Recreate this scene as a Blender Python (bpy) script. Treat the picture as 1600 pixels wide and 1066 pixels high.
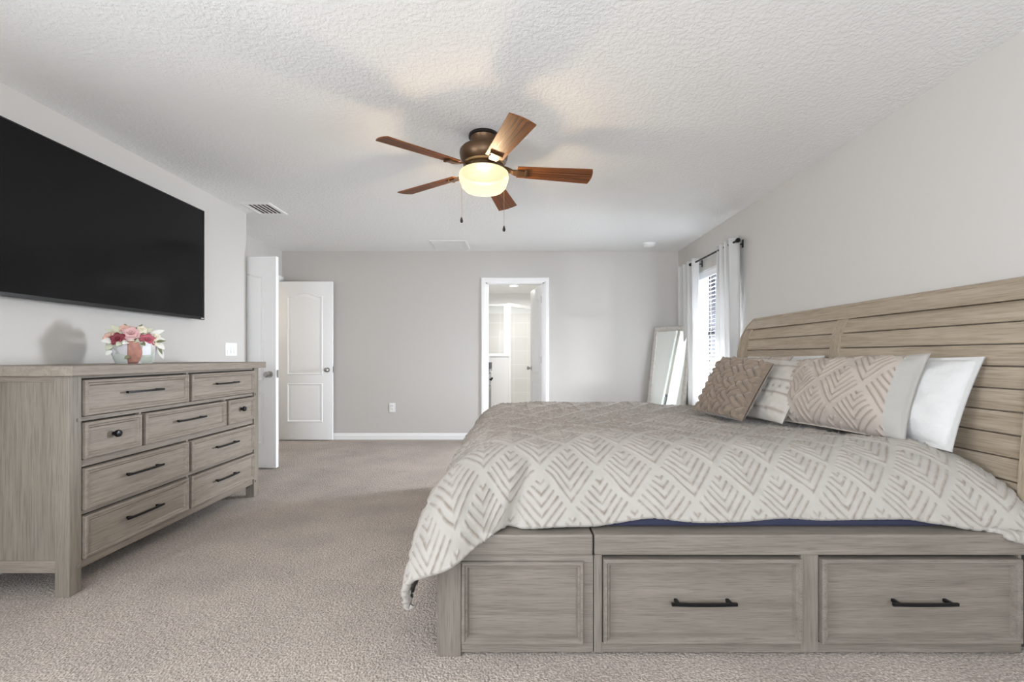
import bpy, bmesh, math, random
import numpy as np
from mathutils import Vector

SC = bpy.context.scene
for o in list(bpy.data.objects):
    bpy.data.objects.remove(o, do_unlink=True)
COL = SC.collection
PI = math.pi
random.seed(7)

# ------------------------------------------------------------------ camera
CAMH = 1.077
cam_d = bpy.data.cameras.new('camera')
cam = bpy.data.objects.new('camera', cam_d)
COL.objects.link(cam)
cam.location = (0, 0, CAMH)
cam.rotation_euler = (PI / 2, 0, 0)
cam_d.sensor_width = 36
cam_d.lens = 700 / 1600 * 36
cam_d.shift_x = -3 / 1600
cam_d.shift_y = 24 / 1600
cam_d.clip_start = 0.02
SC.camera = cam

# ------------------------------------------------------------------ view, world, daylight
SC.view_settings.view_transform = 'Standard'
SC.view_settings.look = 'None'
SC.view_settings.gamma = 1
SC.view_settings.exposure = 1.22
SC.view_settings.use_curve_mapping = False
SC.cycles.max_bounces = 10
SC.cycles.diffuse_bounces = 5
SC.cycles.transparent_max_bounces = 16
SC.cycles.sample_clamp_indirect = 6

world = bpy.data.worlds.new('sky')
SC.world = world
world.use_nodes = True
bg = world.node_tree.nodes['Background']
bg.inputs[0].default_value = (0.86, 0.93, 1.0, 1)
bg.inputs[1].default_value = 0.6


def area_light(name, loc, direction, sx, sy, power, col, spread=180):
    l = bpy.data.lights.new(name, 'AREA')
    l.shape = 'RECTANGLE'
    l.size, l.size_y = sx, sy
    l.energy = power
    l.color = col
    l.spread = math.radians(spread)
    o = bpy.data.objects.new(name, l)
    COL.objects.link(o)
    o.location = loc
    o.rotation_euler = Vector(direction).to_track_quat('-Z', 'Z').to_euler()
    return o


# daylight arriving at the windows (right wall, and two unseen ones added to light the room)
area_light('window_daylight', (2.62, 4.92, 0.95), (-1, -0.40, 0.18), 1.25, 1.3, 410, (0.93, 0.96, 1.0))
area_light('added_rear_daylight', (0.2, -2.05, 1.5), (0, 1, -0.02), 2.8, 1.5, 62, (0.95, 0.97, 1.0))

area_light('added_left_daylight', (-2.95, -0.35, 1.4), (1, 0.12, 0), 2.0, 1.5, 70, (0.96, 0.975, 1.0))

# added low spot: sun glint slipping through the blind onto the far wall
gl = bpy.data.lights.new('sun_glint', 'SPOT')
gl.energy = 520
gl.color = (1.0, 0.98, 0.95)
gl.spot_size = math.radians(26)
gl.spot_blend = 0.4
gl.shadow_soft_size = 0.22
go = bpy.data.objects.new('sun_glint', gl)
COL.objects.link(go)
go.location = (6.5, 0.38, 0.42)
go.rotation_euler = (Vector((2.13, 4.75, 1.32)) - go.location).to_track_quat('-Z', 'Y').to_euler()

# ------------------------------------------------------------------ materials
def new_mat(name):
    m = bpy.data.materials.new(name)
    m.use_nodes = True
    nt = m.node_tree
    return m, nt, nt.nodes['Principled BSDF']


def node(nt, t, **kw):
    n = nt.nodes.new(t)
    for k, v in kw.items():
        setattr(n, k, v)
    return n


def plain(name, col, rough=0.5, metal=0.0, spec=0.5, bump=None, var=0.0, vscale=8, sheen=0):
    m, nt, b = new_mat(name)
    b.inputs['Base Color'].default_value = (*col, 1)
    b.inputs['Roughness'].default_value = rough
    b.inputs['Metallic'].default_value = metal
    b.inputs['Specular IOR Level'].default_value = spec
    if sheen:
        b.inputs['Sheen Weight'].default_value = sheen
    tc = node(nt, 'ShaderNodeTexCoord')
    if var:
        n = node(nt, 'ShaderNodeTexNoise')
        n.inputs['Scale'].default_value = vscale
        n.inputs['Detail'].default_value = 4
        nt.links.new(tc.outputs['Object'], n.inputs['Vector'])
        r = node(nt, 'ShaderNodeValToRGB')
        r.color_ramp.elements[0].position = 0.3
        r.color_ramp.elements[1].position = 0.7
        r.color_ramp.elements[0].color = (*[c * (1 - var) for c in col], 1)
        r.color_ramp.elements[1].color = (*[min(1, c * (1 + var)) for c in col], 1)
        nt.links.new(n.outputs['Fac'], r.inputs['Fac'])
        nt.links.new(r.outputs['Color'], b.inputs['Base Color'])
    if bump:
        sc, strength, dist = bump
        n = node(nt, 'ShaderNodeTexNoise')
        n.inputs['Scale'].default_value = sc
        n.inputs['Detail'].default_value = 3
        nt.links.new(tc.outputs['Object'], n.inputs['Vector'])
        bp = node(nt, 'ShaderNodeBump')
        bp.inputs['Strength'].default_value = strength
        bp.inputs['Distance'].default_value = dist
        nt.links.new(n.outputs['Fac'], bp.inputs['Height'])
        nt.links.new(bp.outputs['Normal'], b.inputs['Normal'])
    return m


def wood(name, dark, light, axis, rough=0.5, across=34, pores=0.26, swirl=0.6, bump=0.25, spec=0.4):
    """oak-like grain running along one axis"""
    m, nt, b = new_mat(name)
    tc = node(nt, 'ShaderNodeTexCoord')
    mp = node(nt, 'ShaderNodeMapping')
    s = [across] * 3
    s['XYZ'.index(axis)] = across * 0.055
    mp.inputs['Scale'].default_value = s
    nt.links.new(tc.outputs['Object'], mp.inputs['Vector'])
    n1 = node(nt, 'ShaderNodeTexNoise')
    n1.inputs['Scale'].default_value = 1.0
    n1.inputs['Detail'].default_value = 5
    n1.inputs['Roughness'].default_value = 0.6
    n1.inputs['Distortion'].default_value = swirl
    nt.links.new(mp.outputs['Vector'], n1.inputs['Vector'])
    mp2 = node(nt, 'ShaderNodeMapping')
    s2 = [across * 9] * 3
    s2['XYZ'.index(axis)] = across * 0.3
    mp2.inputs['Scale'].default_value = s2
    nt.links.new(tc.outputs['Object'], mp2.inputs['Vector'])
    n2 = node(nt, 'ShaderNodeTexNoise')
    n2.inputs['Scale'].default_value = 1.0
    n2.inputs['Detail'].default_value = 2
    nt.links.new(mp2.outputs['Vector'], n2.inputs['Vector'])
    r1 = node(nt, 'ShaderNodeValToRGB')
    r1.color_ramp.elements[0].position = 0.34
    r1.color_ramp.elements[0].color = (*dark, 1)
    r1.color_ramp.elements[1].position = 0.66
    r1.color_ramp.elements[1].color = (*light, 1)
    nt.links.new(n1.outputs['Fac'], r1.inputs['Fac'])
    r2 = node(nt, 'ShaderNodeValToRGB')
    r2.color_ramp.elements[0].position = 0.33
    r2.color_ramp.elements[0].color = (1 - pores, 1 - pores, 1 - pores, 1)
    r2.color_ramp.elements[1].position = 0.52
    r2.color_ramp.elements[1].color = (1, 1, 1, 1)
    nt.links.new(n2.outputs['Fac'], r2.inputs['Fac'])
    mx = node(nt, 'ShaderNodeMix', data_type='RGBA', blend_type='MULTIPLY')
    mx.inputs['Factor'].default_value = 1
    nt.links.new(r1.outputs['Color'], mx.inputs['A'])
    nt.links.new(r2.outputs['Color'], mx.inputs['B'])
    nt.links.new(mx.outputs['Result'], b.inputs['Base Color'])
    b.inputs['Roughness'].default_value = rough
    b.inputs['Specular IOR Level'].default_value = spec
    bp = node(nt, 'ShaderNodeBump')
    bp.inputs['Strength'].default_value = bump
    bp.inputs['Distance'].default_value = 0.002
    nt.links.new(n2.outputs['Fac'], bp.inputs['Height'])
    nt.links.new(bp.outputs['Normal'], b.inputs['Normal'])
    return m


def emis(name, col, strength):
    m, nt, b = new_mat(name)
    b.inputs['Base Color'].default_value = (*col, 1)
    b.inputs['Emission Color'].default_value = (*col, 1)
    b.inputs['Emission Strength'].default_value = strength
    b.inputs['Roughness'].default_value = 0.25
    return m


def tufted(name, ground, shade_and_stripe):
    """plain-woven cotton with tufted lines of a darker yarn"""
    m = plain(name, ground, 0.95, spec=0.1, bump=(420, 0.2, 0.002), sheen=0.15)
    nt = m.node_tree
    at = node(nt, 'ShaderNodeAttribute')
    at.attribute_name = 'shade_and_stripe'
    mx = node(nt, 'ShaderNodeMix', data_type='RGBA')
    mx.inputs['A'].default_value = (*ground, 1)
    mx.inputs['B'].default_value = (*shade_and_stripe, 1)  # tuft shadow put into the colour; on the striped pillow, its own stripes
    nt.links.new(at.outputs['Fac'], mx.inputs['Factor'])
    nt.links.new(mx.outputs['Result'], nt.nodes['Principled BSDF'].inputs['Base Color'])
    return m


def lamp_glass(name, col, strength, clear):
    """half-clear etched glass that glows from the bulb behind it"""
    m = bpy.data.materials.new(name)
    m.use_nodes = True
    nt = m.node_tree
    b = nt.nodes['Principled BSDF']
    b.inputs['Base Color'].default_value = (*[c * 0.03 for c in col], 1)
    b.inputs['Roughness'].default_value = 0.3
    b.inputs['Emission Color'].default_value = (*col, 1)
    b.inputs['Emission Strength'].default_value = strength
    t = node(nt, 'ShaderNodeBsdfTransparent')
    t.inputs[0].default_value = (1.0, 0.95, 0.86, 1)
    mx = node(nt, 'ShaderNodeMixShader')
    mx.inputs[0].default_value = clear
    nt.links.new(b.outputs[0], mx.inputs[1])
    nt.links.new(t.outputs[0], mx.inputs[2])
    nt.links.new(mx.outputs[0], nt.nodes['Material Output'].inputs[0])
    return m


def thin_glass(name, tint=(1, 1, 1), gloss=0.08):
    m = bpy.data.materials.new(name)
    m.use_nodes = True
    nt = m.node_tree
    nt.nodes.remove(nt.nodes['Principled BSDF'])
    out = nt.nodes['Material Output']
    t = node(nt, 'ShaderNodeBsdfTransparent')
    t.inputs[0].default_value = (*tint, 1)
    g = node(nt, 'ShaderNodeBsdfGlossy')
    g.inputs['Roughness'].default_value = 0.02
    mx = node(nt, 'ShaderNodeMixShader')
    mx.inputs[0].default_value = gloss
    nt.links.new(t.outputs[0], mx.inputs[1])
    nt.links.new(g.outputs[0], mx.inputs[2])
    nt.links.new(mx.outputs[0], out.inputs[0])
    return m


def cloth_translucent(name, col, amount):
    m, nt, b = new_mat(name)
    b.inputs['Base Color'].default_value = (*col, 1)
    b.inputs['Roughness'].default_value = 0.9
    b.inputs['Specular IOR Level'].default_value = 0.1
    tr = node(nt, 'ShaderNodeBsdfTranslucent')
    tr.inputs[0].default_value = (*col, 1)
    mx = node(nt, 'ShaderNodeMixShader')
    mx.inputs[0].default_value = amount
    out = nt.nodes['Material Output']
    nt.links.new(b.outputs[0], mx.inputs[1])
    nt.links.new(tr.outputs[0], mx.inputs[2])
    nt.links.new(mx.outputs[0], out.inputs[0])
    tc = node(nt, 'ShaderNodeTexCoord')
    n = node(nt, 'ShaderNodeTexNoise')
    n.inputs['Scale'].default_value = 350
    nt.links.new(tc.outputs['Object'], n.inputs['Vector'])
    bp = node(nt, 'ShaderNodeBump')
    bp.inputs['Strength'].default_value = 0.15
    bp.inputs['Distance'].default_value = 0.001
    nt.links.new(n.outputs['Fac'], bp.inputs['Height'])
    nt.links.new(bp.outputs['Normal'], b.inputs['Normal'])
    return m


def ceiling_mat():
    m, nt, b = new_mat('knockdown_ceiling')
    b.inputs['Base Color'].default_value = (0.86, 0.86, 0.85, 1)
    b.inputs['Roughness'].default_value = 0.95
    b.inputs['Specular IOR Level'].default_value = 0.1
    tc = node(nt, 'ShaderNodeTexCoord')
    n = node(nt, 'ShaderNodeTexNoise')
    n.inputs['Scale'].default_value = 58
    n.inputs['Detail'].default_value = 3
    n.inputs['Roughness'].default_value = 0.55
    nt.links.new(tc.outputs['Object'], n.inputs['Vector'])
    r = node(nt, 'ShaderNodeValToRGB')
    r.color_ramp.elements[0].position = 0.42
    r.color_ramp.elements[1].position = 0.60
    nt.links.new(n.outputs['Fac'], r.inputs['Fac'])
    bp = node(nt, 'ShaderNodeBump')
    bp.inputs['Strength'].default_value = 0.36
    bp.inputs['Distance'].default_value = 0.004
    nt.links.new(r.outputs['Color'], bp.inputs['Height'])
    nt.links.new(bp.outputs['Normal'], b.inputs['Normal'])
    return m


def carpet_mat():
    m, nt, b = new_mat('beige_pile_carpet')
    b.inputs['Roughness'].default_value = 1.0
    b.inputs['Specular IOR Level'].default_value = 0.0
    b.inputs['Sheen Weight'].default_value = 0.25
    b.inputs['Sheen Roughness'].default_value = 0.5
    tc = node(nt, 'ShaderNodeTexCoord')
    n = node(nt, 'ShaderNodeTexNoise')
    n.inputs['Scale'].default_value = 115
    n.inputs['Detail'].default_value = 3
    n.inputs['Roughness'].default_value = 0.6
    n.inputs['Distortion'].default_value = 0.5
    nt.links.new(tc.outputs['Object'], n.inputs['Vector'])
    v = node(nt, 'ShaderNodeTexVoronoi')
    v.inputs['Scale'].default_value = 120
    nt.links.new(tc.outputs['Object'], v.inputs['Vector'])
    big = node(nt, 'ShaderNodeTexNoise')
    big.inputs['Scale'].default_value = 2.6
    big.inputs['Detail'].default_value = 4
    nt.links.new(tc.outputs['Object'], big.inputs['Vector'])
    ramp = node(nt, 'ShaderNodeValToRGB')
    ramp.color_ramp.elements[0].position = 0.30
    ramp.color_ramp.elements[0].color = (0.200, 0.160, 0.132, 1)
    ramp.color_ramp.elements[1].position = 0.68
    ramp.color_ramp.elements[1].color = (0.545, 0.465, 0.398, 1)
    nt.links.new(n.outputs['Fac'], ramp.inputs['Fac'])
    mr = node(nt, 'ShaderNodeMapRange')
    mr.inputs['From Min'].default_value = 0.3
    mr.inputs['From Max'].default_value = 0.7
    mr.inputs['To Min'].default_value = 0.84
    mr.inputs['To Max'].default_value = 1.12
    nt.links.new(big.outputs['Fac'], mr.inputs['Value'])
    mx = node(nt, 'ShaderNodeMix', data_type='RGBA', blend_type='MULTIPLY')
    mx.inputs['Factor'].default_value = 1
    nt.links.new(ramp.outputs['Color'], mx.inputs['A'])
    nt.links.new(mr.outputs['Result'], mx.inputs['B'])
    nt.links.new(mx.outputs['Result'], b.inputs['Base Color'])
    ad = node(nt, 'ShaderNodeMath', operation='SUBTRACT')
    nt.links.new(n.outputs['Fac'], ad.inputs[0])
    nt.links.new(v.outputs['Distance'], ad.inputs[1])
    bp = node(nt, 'ShaderNodeBump')
    bp.inputs['Strength'].default_value = 0.8
    bp.inputs['Distance'].default_value = 0.008
    nt.links.new(ad.outputs[0], bp.inputs['Height'])
    nt.links.new(bp.outputs['Normal'], b.inputs['Normal'])
    return m


def tile_mat(name, base, grout, scale, offset=0.0):
    m, nt, b = new_mat(name)
    b.inputs['Roughness'].default_value = 0.25
    tc = node(nt, 'ShaderNodeTexCoord')
    mp = node(nt, 'ShaderNodeMapping')
    mp.inputs['Rotation'].default_value = (PI / 2, 0, 0)
    nt.links.new(tc.outputs['Object'], mp.inputs['Vector'])
    br = node(nt, 'ShaderNodeTexBrick')
    br.offset = offset
    br.inputs['Color1'].default_value = (*base, 1)
    br.inputs['Color2'].default_value = (*[c * 0.97 for c in base], 1)
    br.inputs['Mortar'].default_value = (*grout, 1)
    br.inputs['Scale'].default_value = 1
    br.inputs['Brick Width'].default_value = scale
    br.inputs['Row Height'].default_value = scale
    br.inputs['Mortar Size'].default_value = 0.005
    nt.links.new(mp.outputs['Vector'], br.inputs['Vector'])
    nt.links.new(br.outputs['Color'], b.inputs['Base Color'])
    return m


def patchwork_mat():
    m, nt, b = new_mat('grey_patchwork_glaze')
    b.inputs['Roughness'].default_value = 0.65
    tc = node(nt, 'ShaderNodeTexCoord')
    v = node(nt, 'ShaderNodeTexVoronoi')
    v.inputs['Scale'].default_value = 17
    nt.links.new(tc.outputs['Object'], v.inputs['Vector'])
    sep = node(nt, 'ShaderNodeSeparateColor')
    nt.links.new(v.outputs['Color'], sep.inputs['Color'])
    r = node(nt, 'ShaderNodeValToRGB')
    els = r.color_ramp.elements
    els[0].color = (0.42, 0.46, 0.40, 1)
    els[1].color = (0.80, 0.82, 0.88, 1)
    e = els.new(0.35); e.color = (0.55, 0.58, 0.54, 1)
    e = els.new(0.6); e.color = (0.70, 0.73, 0.74, 1)
    e = els.new(0.8); e.color = (0.62, 0.55, 0.58, 1)
    nt.links.new(sep.outputs['Red'], r.inputs['Fac'])
    nt.links.new(r.outputs['Color'], b.inputs['Base Color'])
    return m


M = {}
M['wall'] = plain('greige_wall_paint', (0.565, 0.545, 0.518), 0.9, spec=0.15, bump=(160, 0.10, 0.002))
M['ceiling'] = ceiling_mat()
M['carpet'] = carpet_mat()
M['trim'] = plain('white_semigloss', (0.88, 0.88, 0.88), 0.4, spec=0.4)
M['bath_wall'] = plain('white_bathroom_paint', (0.84, 0.84, 0.835), 0.8)
M['bath_floor'] = plain('grey_floor_tile', (0.55, 0.53, 0.5), 0.4)
M['tile'] = tile_mat('white_shower_tile', (0.74, 0.72, 0.69), (0.84, 0.83, 0.82), 0.30)
GD, GL = (0.232, 0.197, 0.161), (0.31, 0.267, 0.222)
M['dresser_y'] = wood('grey_oak_lengthwise', GD, GL, 'Y')
M['dresser_z'] = wood('grey_oak_upright_shaded', (0.198, 0.174, 0.140), (0.262, 0.233, 0.192), 'Z', across=24, swirl=1.2)  # darker than the other dresser oak: side shade put into the colour
M['dresser_x'] = wood('grey_oak_crosswise', GD, GL, 'X')
BD, BL = (0.160, 0.139, 0.115), (0.212, 0.186, 0.156)
M['bed_x'] = wood('driftwood_lengthwise', BD, BL, 'X', across=36)
M['bed_z'] = wood('driftwood_upright', BD, BL, 'Z', across=30)
M['head_y'] = wood('driftwood_planks_lamplit', (0.305, 0.243, 0.177), (0.41, 0.34, 0.26), 'Y', across=24)  # warmer and lighter than the bed base: lamp light put into the colour
M['head_z'] = wood('driftwood_stile_lamplit', (0.30, 0.243, 0.177), (0.395, 0.33, 0.25), 'Z', across=26)  # same lamp warmth in the colour as the planks
M['dark_gap'] = plain('dark_interior', (0.03, 0.028, 0.026), 0.9)
M['black_metal'] = plain('black_iron', (0.012, 0.012, 0.013), 0.35, metal=0.6)
M['nickel'] = plain('satin_nickel', (0.42, 0.41, 0.40), 0.28, metal=1)
M['steel'] = plain('polished_chrome', (0.75, 0.76, 0.78), 0.15, metal=1)
M['tv_screen'] = plain('black_screen_glass', (0.004, 0.004, 0.0045), 0.12, spec=0.2)
M['tv_body'] = plain('black_plastic', (0.006, 0.006, 0.006), 0.25)
M['pale_print'] = plain('pale_grey_print', (0.6, 0.6, 0.6), 0.5)
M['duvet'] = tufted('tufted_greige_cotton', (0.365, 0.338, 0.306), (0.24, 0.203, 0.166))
M['sham'] = tufted('tufted_blush_beige_cotton', (0.385, 0.335, 0.295), (0.285, 0.232, 0.19))
M['striped'] = tufted('cream_striped_cotton', (0.42, 0.39, 0.35), (0.25, 0.215, 0.18))
M['sham_plain'] = plain('grey_cotton_flange', (0.35, 0.335, 0.31), 0.95, spec=0.1, bump=(300, 0.2, 0.001))
M['sham_beige'] = plain('beige_cotton_back', (0.36, 0.32, 0.275), 0.95, spec=0.1, bump=(300, 0.2, 0.001))
M['ruched'] = plain('taupe_velvet', (0.20, 0.153, 0.114), 0.85, spec=0.15, bump=(260, 0.2, 0.001), sheen=0.4)
M['white_cotton'] = plain('white_matelasse_cotton', (0.56, 0.555, 0.545), 0.95, spec=0.1, bump=(70, 0.45, 0.004))
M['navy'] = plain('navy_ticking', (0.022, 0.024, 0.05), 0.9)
M['mattress'] = plain('quilted_white_ticking', (0.7, 0.7, 0.7), 0.9)
M['curtain'] = cloth_translucent('pale_grey_curtain_cloth', (0.66, 0.655, 0.645), 0.22)
M['blind'] = plain('white_blind_slat', (0.85, 0.86, 0.88), 0.45)
M['bronze_frame'] = plain('dark_bronze_aluminium', (0.006, 0.006, 0.008), 0.6, spec=0.15)
M['pane'] = thin_glass('window_glass', (0.96, 0.98, 1.0), 0.012)
M['shower_glass'] = thin_glass('shower_glass_pane', (0.94, 0.95, 0.95), 0.006)
M['mirror'] = plain('silvered_glass', (0.86, 0.90, 0.87), 0.015, metal=1)
M['mirror_frame'] = plain('weathered_silver_frame', (0.50, 0.475, 0.44), 0.45, metal=0.25, var=0.15, vscale=30)
M['fan_bronze'] = plain('oil_rubbed_bronze', (0.115, 0.065, 0.033), 0.38, metal=0.65)
M['fan_dark'] = plain('dark_bronze', (0.02, 0.015, 0.012), 0.4, metal=0.5)
M['fan_gold'] = plain('antique_brass_edge', (0.42, 0.26, 0.12), 0.35, metal=0.8)
M['bowl'] = lamp_glass('lit_cream_glass', (1.0, 0.86, 0.54), 0.52, 0.22)
M['dome'] = lamp_glass('lit_white_dome', (1.0, 0.95, 0.86), 0.7, 0.5)
M['downlight'] = emis('lit_lens', (1.0, 0.96, 0.9), 12)
M['granite'] = plain('grey_granite', (0.20, 0.20, 0.21), 0.25, var=0.5, vscale=90)
M['vanity'] = plain('grey_vanity_paint', (0.33, 0.32, 0.31), 0.45)
M['plate'] = plain('white_plastic', (0.83, 0.83, 0.82), 0.35)
M['slot'] = plain('dark_slot', (0.012, 0.012, 0.012), 0.8, spec=0.1)
M['vent_white'] = plain('white_register', (0.80, 0.80, 0.79), 0.5)
M['pot'] = patchwork_mat()
M['ribbon'] = plain('rust_pink_ribbon', (0.42, 0.20, 0.155), 0.6, var=0.2, vscale=40)
M['petal_pink'] = plain('pale_pink_petal', (0.74, 0.47, 0.47), 0.7)
M['petal_wine'] = plain('burgundy_petal', (0.27, 0.045, 0.06), 0.6)
M['petal_rose'] = plain('deep_rose_petal', (0.45, 0.11, 0.15), 0.6)
M['petal_cream'] = plain('cream_petal', (0.80, 0.74, 0.60), 0.7)
M['petal_peach'] = plain('peach_petal', (0.78, 0.52, 0.42), 0.7)
M['leaf_pale'] = plain('pale_green_leaf', (0.62, 0.63, 0.47), 0.7)
M['leaf_white'] = plain('white_fabric_leaf', (0.80, 0.79, 0.74), 0.8)
M['leaf_green'] = plain('olive_leaf', (0.19, 0.19, 0.10), 0.6)
M['concrete'] = plain('pale_ground', (0.55, 0.55, 0.52), 0.9)


def blade_mat():
    """walnut blade: grain along X of the blade's own space"""
    return wood('walnut_blade', (0.135, 0.042, 0.011), (0.25, 0.09, 0.026), 'X', rough=0.5, across=30, pores=0.3, spec=0.22)


# ------------------------------------------------------------------ mesh helpers
X, Y, Z = Vector((1, 0, 0)), Vector((0, 1, 0)), Vector((0, 0, 1))


def V(*a):
    return Vector(a)


def obox(bm, O, U, Vv, N, u0, u1, v0, v1, n0, n1, bev=0.0):
    vs = []
    for n in (n0, n1):
        for (u, v) in ((u0, v0), (u1, v0), (u1, v1), (u0, v1)):
            vs.append(bm.verts.new(O + U * u + Vv * v + N * n))
    f = [(3, 2, 1, 0), (4, 5, 6, 7), (0, 1, 5, 4), (1, 2, 6, 5), (2, 3, 7, 6), (3, 0, 4, 7)]
    fs = [bm.faces.new([vs[i] for i in q]) for q in f]
    if U.cross(Vv).dot(N) < 0:
        bmesh.ops.reverse_faces(bm, faces=fs)
    if bev:
        es = list({e for q in fs for e in q.edges})
        bmesh.ops.bevel(bm, geom=es, offset=bev, segments=2, profile=0.5, affect='EDGES')


def box(bm, x0, x1, y0, y1, z0, z1, bev=0.0):
    obox(bm, V(0, 0, 0), X, Y, Z, x0, x1, y0, y1, z0, z1, bev)


def loops_mesh(bm, loops, cap_end=True, cap_start=False, closed=True):
    rows = [[bm.verts.new(p) for p in l] for l in loops]
    n = len(rows[0])
    for a, b in zip(rows, rows[1:]):
        for i in range(n if closed else n - 1):
            j = (i + 1) % n
            bm.faces.new((a[i], a[j], b[j], b[i]))
    if cap_end:
        bm.faces.new(rows[-1])
    if cap_start:
        bm.faces.new(rows[0][::-1])


def profile_panel(bm, outline, O, U, Vv, N, prof, cap=True):
    """outline(d) -> list of (u,v) for an inset d; prof = [(inset, height)]"""
    loops = [[O + U * u + Vv * v + N * h for (u, v) in outline(d)] for d, h in prof]
    loops_mesh(bm, loops, cap_end=cap)


def rect_outline(u0, u1, v0, v1):
    return lambda d: [(u0 + d, v0 + d), (u1 - d, v0 + d), (u1 - d, v1 - d), (u0 + d, v1 - d)]


def arch_outline(u0, u1, v0, v1, rise, n=24):
    """rectangle whose top swells in a soft eyebrow arch"""
    def f(d):
        pts = [(u0 + d, v0 + d), (u1 - d, v0 + d)]
        for k in range(n + 1):
            t = 1 - k / n
            s = math.sin(PI * t) ** 2 * (1 if True else 0)
            pts.append((u0 + d + (u1 - u0 - 2 * d) * t, v1 - rise - d + rise * s))
        return pts
    return f


def lathe(bm, prof, c, axis=Z, seg=40, cap0=False, cap1=False):
    ax = axis.normalized()
    a = ax.orthogonal().normalized()
    b = ax.cross(a)
    rows = []
    for r, h in prof:
        rows.append([bm.verts.new(c + ax * h + (a * math.cos(2 * PI * i / seg) + b * math.sin(2 * PI * i / seg)) * r) for i in range(seg)])
    for p, q in zip(rows, rows[1:]):
        for i in range(seg):
            j = (i + 1) % seg
            bm.faces.new((p[i], p[j], q[j], q[i]))
    if cap0:
        bm.faces.new(rows[0][::-1])
    if cap1:
        bm.faces.new(rows[-1])


def tube(bm, pts, r, seg=10):
    pts = [Vector(p) for p in pts]
    rows = []
    for i, p in enumerate(pts):
        d = (pts[min(i + 1, len(pts) - 1)] - pts[max(i - 1, 0)]).normalized()
        a = d.orthogonal().normalized() if abs(d.z) < 0.9 else d.cross(X).normalized()
        b = d.cross(a)
        rr = r[i] if isinstance(r, (list, tuple)) else r
        rows.append([bm.verts.new(p + (a * math.cos(2 * PI * k / seg) + b * math.sin(2 * PI * k / seg)) * rr) for k in range(seg)])
    for p, q in zip(rows, rows[1:]):
        for k in range(seg):
            j = (k + 1) % seg
            bm.faces.new((p[k], p[j], q[j], q[k]))
    bm.faces.new(rows[0][::-1])
    bm.faces.new(rows[-1])


def world_origin(o):
    p = Vector((0, 0, 0))
    while o:
        p += o.location
        o = o.parent
    return p


def obj(name, bm, mat, parent=None, smooth=False, loc=None, angle=35):
    """one mesh object from a bmesh built in room coordinates"""
    bmesh.ops.recalc_face_normals(bm, faces=bm.faces)
    me = bpy.data.meshes.new(name)
    org = world_origin(parent) if parent else Vector(loc or (0, 0, 0))
    bmesh.ops.translate(bm, verts=bm.verts, vec=-org)
    bm.to_mesh(me)
    bm.free()
    if smooth:
        me.polygons.foreach_set('use_smooth', [True] * len(me.polygons))
        me.set_sharp_from_angle(angle=math.radians(angle))
    me.materials.append(mat)
    o = bpy.data.objects.new(name, me)
    COL.objects.link(o)
    if parent:
        o.parent = parent
    else:
        o.location = org
    return o


def grid_mesh(name, P, mat, parent=None, wrap_v=False, smooth=True, loc=None, mask=None):
    """mesh from an (n,m,3) array of room coordinates"""
    n, m = P.shape[:2]
    org = world_origin(parent) if parent else Vector(loc or (0, 0, 0))
    Q = P.reshape(-1, 3) - np.array(org)
    idx = np.arange(n * m).reshape(n, m)
    if wrap_v:
        a, b = idx[:-1, :], idx[1:, :]
        quads = np.stack([a, np.roll(a, -1, 1), np.roll(b, -1, 1), b], -1).reshape(-1, 4)
    else:
        quads = np.stack([idx[:-1, :-1], idx[:-1, 1:], idx[1:, 1:], idx[1:, :-1]], -1).reshape(-1, 4)
    me = bpy.data.meshes.new(name)
    me.vertices.add(len(Q))
    me.vertices.foreach_set('co', Q.astype(np.float32).ravel())
    me.loops.add(quads.size)
    me.loops.foreach_set('vertex_index', quads.astype(np.int32).ravel())
    me.polygons.add(len(quads))
    me.polygons.foreach_set('loop_start', np.arange(0, quads.size, 4, dtype=np.int32))
    me.polygons.foreach_set('use_smooth', [smooth] * len(quads))
    me.update(calc_edges=True)
    me.validate()
    if mask is not None:
        at = me.attributes.new('shade_and_stripe', 'FLOAT', 'POINT')
        at.data.foreach_set('value', np.clip(mask, 0, 1).astype(np.float32).ravel())
    me.materials.append(mat)
    o = bpy.data.objects.new(name, me)
    COL.objects.link(o)
    if parent:
        o.parent = parent
    else:
        o.location = org
    return o


def tag(o, label, cat, group=None, kind=None):
    o['label'] = label
    o['category'] = cat
    if group:
        o['group'] = group
    if kind:
        o['kind'] = kind
    return o


def thing(name, loc, label, cat, group=None, kind=None):
    o = bpy.data.objects.new(name, None)
    o.empty_display_size = 0.05
    COL.objects.link(o)
    o.location = loc
    return tag(o, label, cat, group, kind)


def struct(name, bm, mat, label, cat, smooth=False):
    return tag(obj(name, bm, mat, smooth=smooth), label, cat, kind='structure')


def B():
    return bmesh.new()


def copy_tree(o, parent=None):
    c = o.copy()
    COL.objects.link(c)
    if parent:
        c.parent = parent
    for ch in list(o.children):
        copy_tree(ch, c)
    return c


# ------------------------------------------------------------------ room shell
H = 2.44
YB = 5.80            # wall facing the camera
XR = 2.129           # wall behind the headboard
XL = -2.55           # wall with the television
XA = -3.00           # wall with the double doors
YC = 4.27            # corner where the television wall ends
YR = -1.60           # wall behind the camera

bm = B(); box(bm, XA - 1.3, XR + 0.2, YR - 0.2, YB + 0.06, -0.12, 0.0)
struct('floor', bm, M['carpet'], 'beige cut-pile carpet covering the whole bedroom floor', 'carpet')
bm = B(); box(bm, XA - 1.3, XR + 0.2, YR - 0.2, YB + 0.12, H, H + 0.12)
struct('ceiling', bm, M['ceiling'], 'white knockdown-textured ceiling over the bedroom', 'ceiling')

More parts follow.
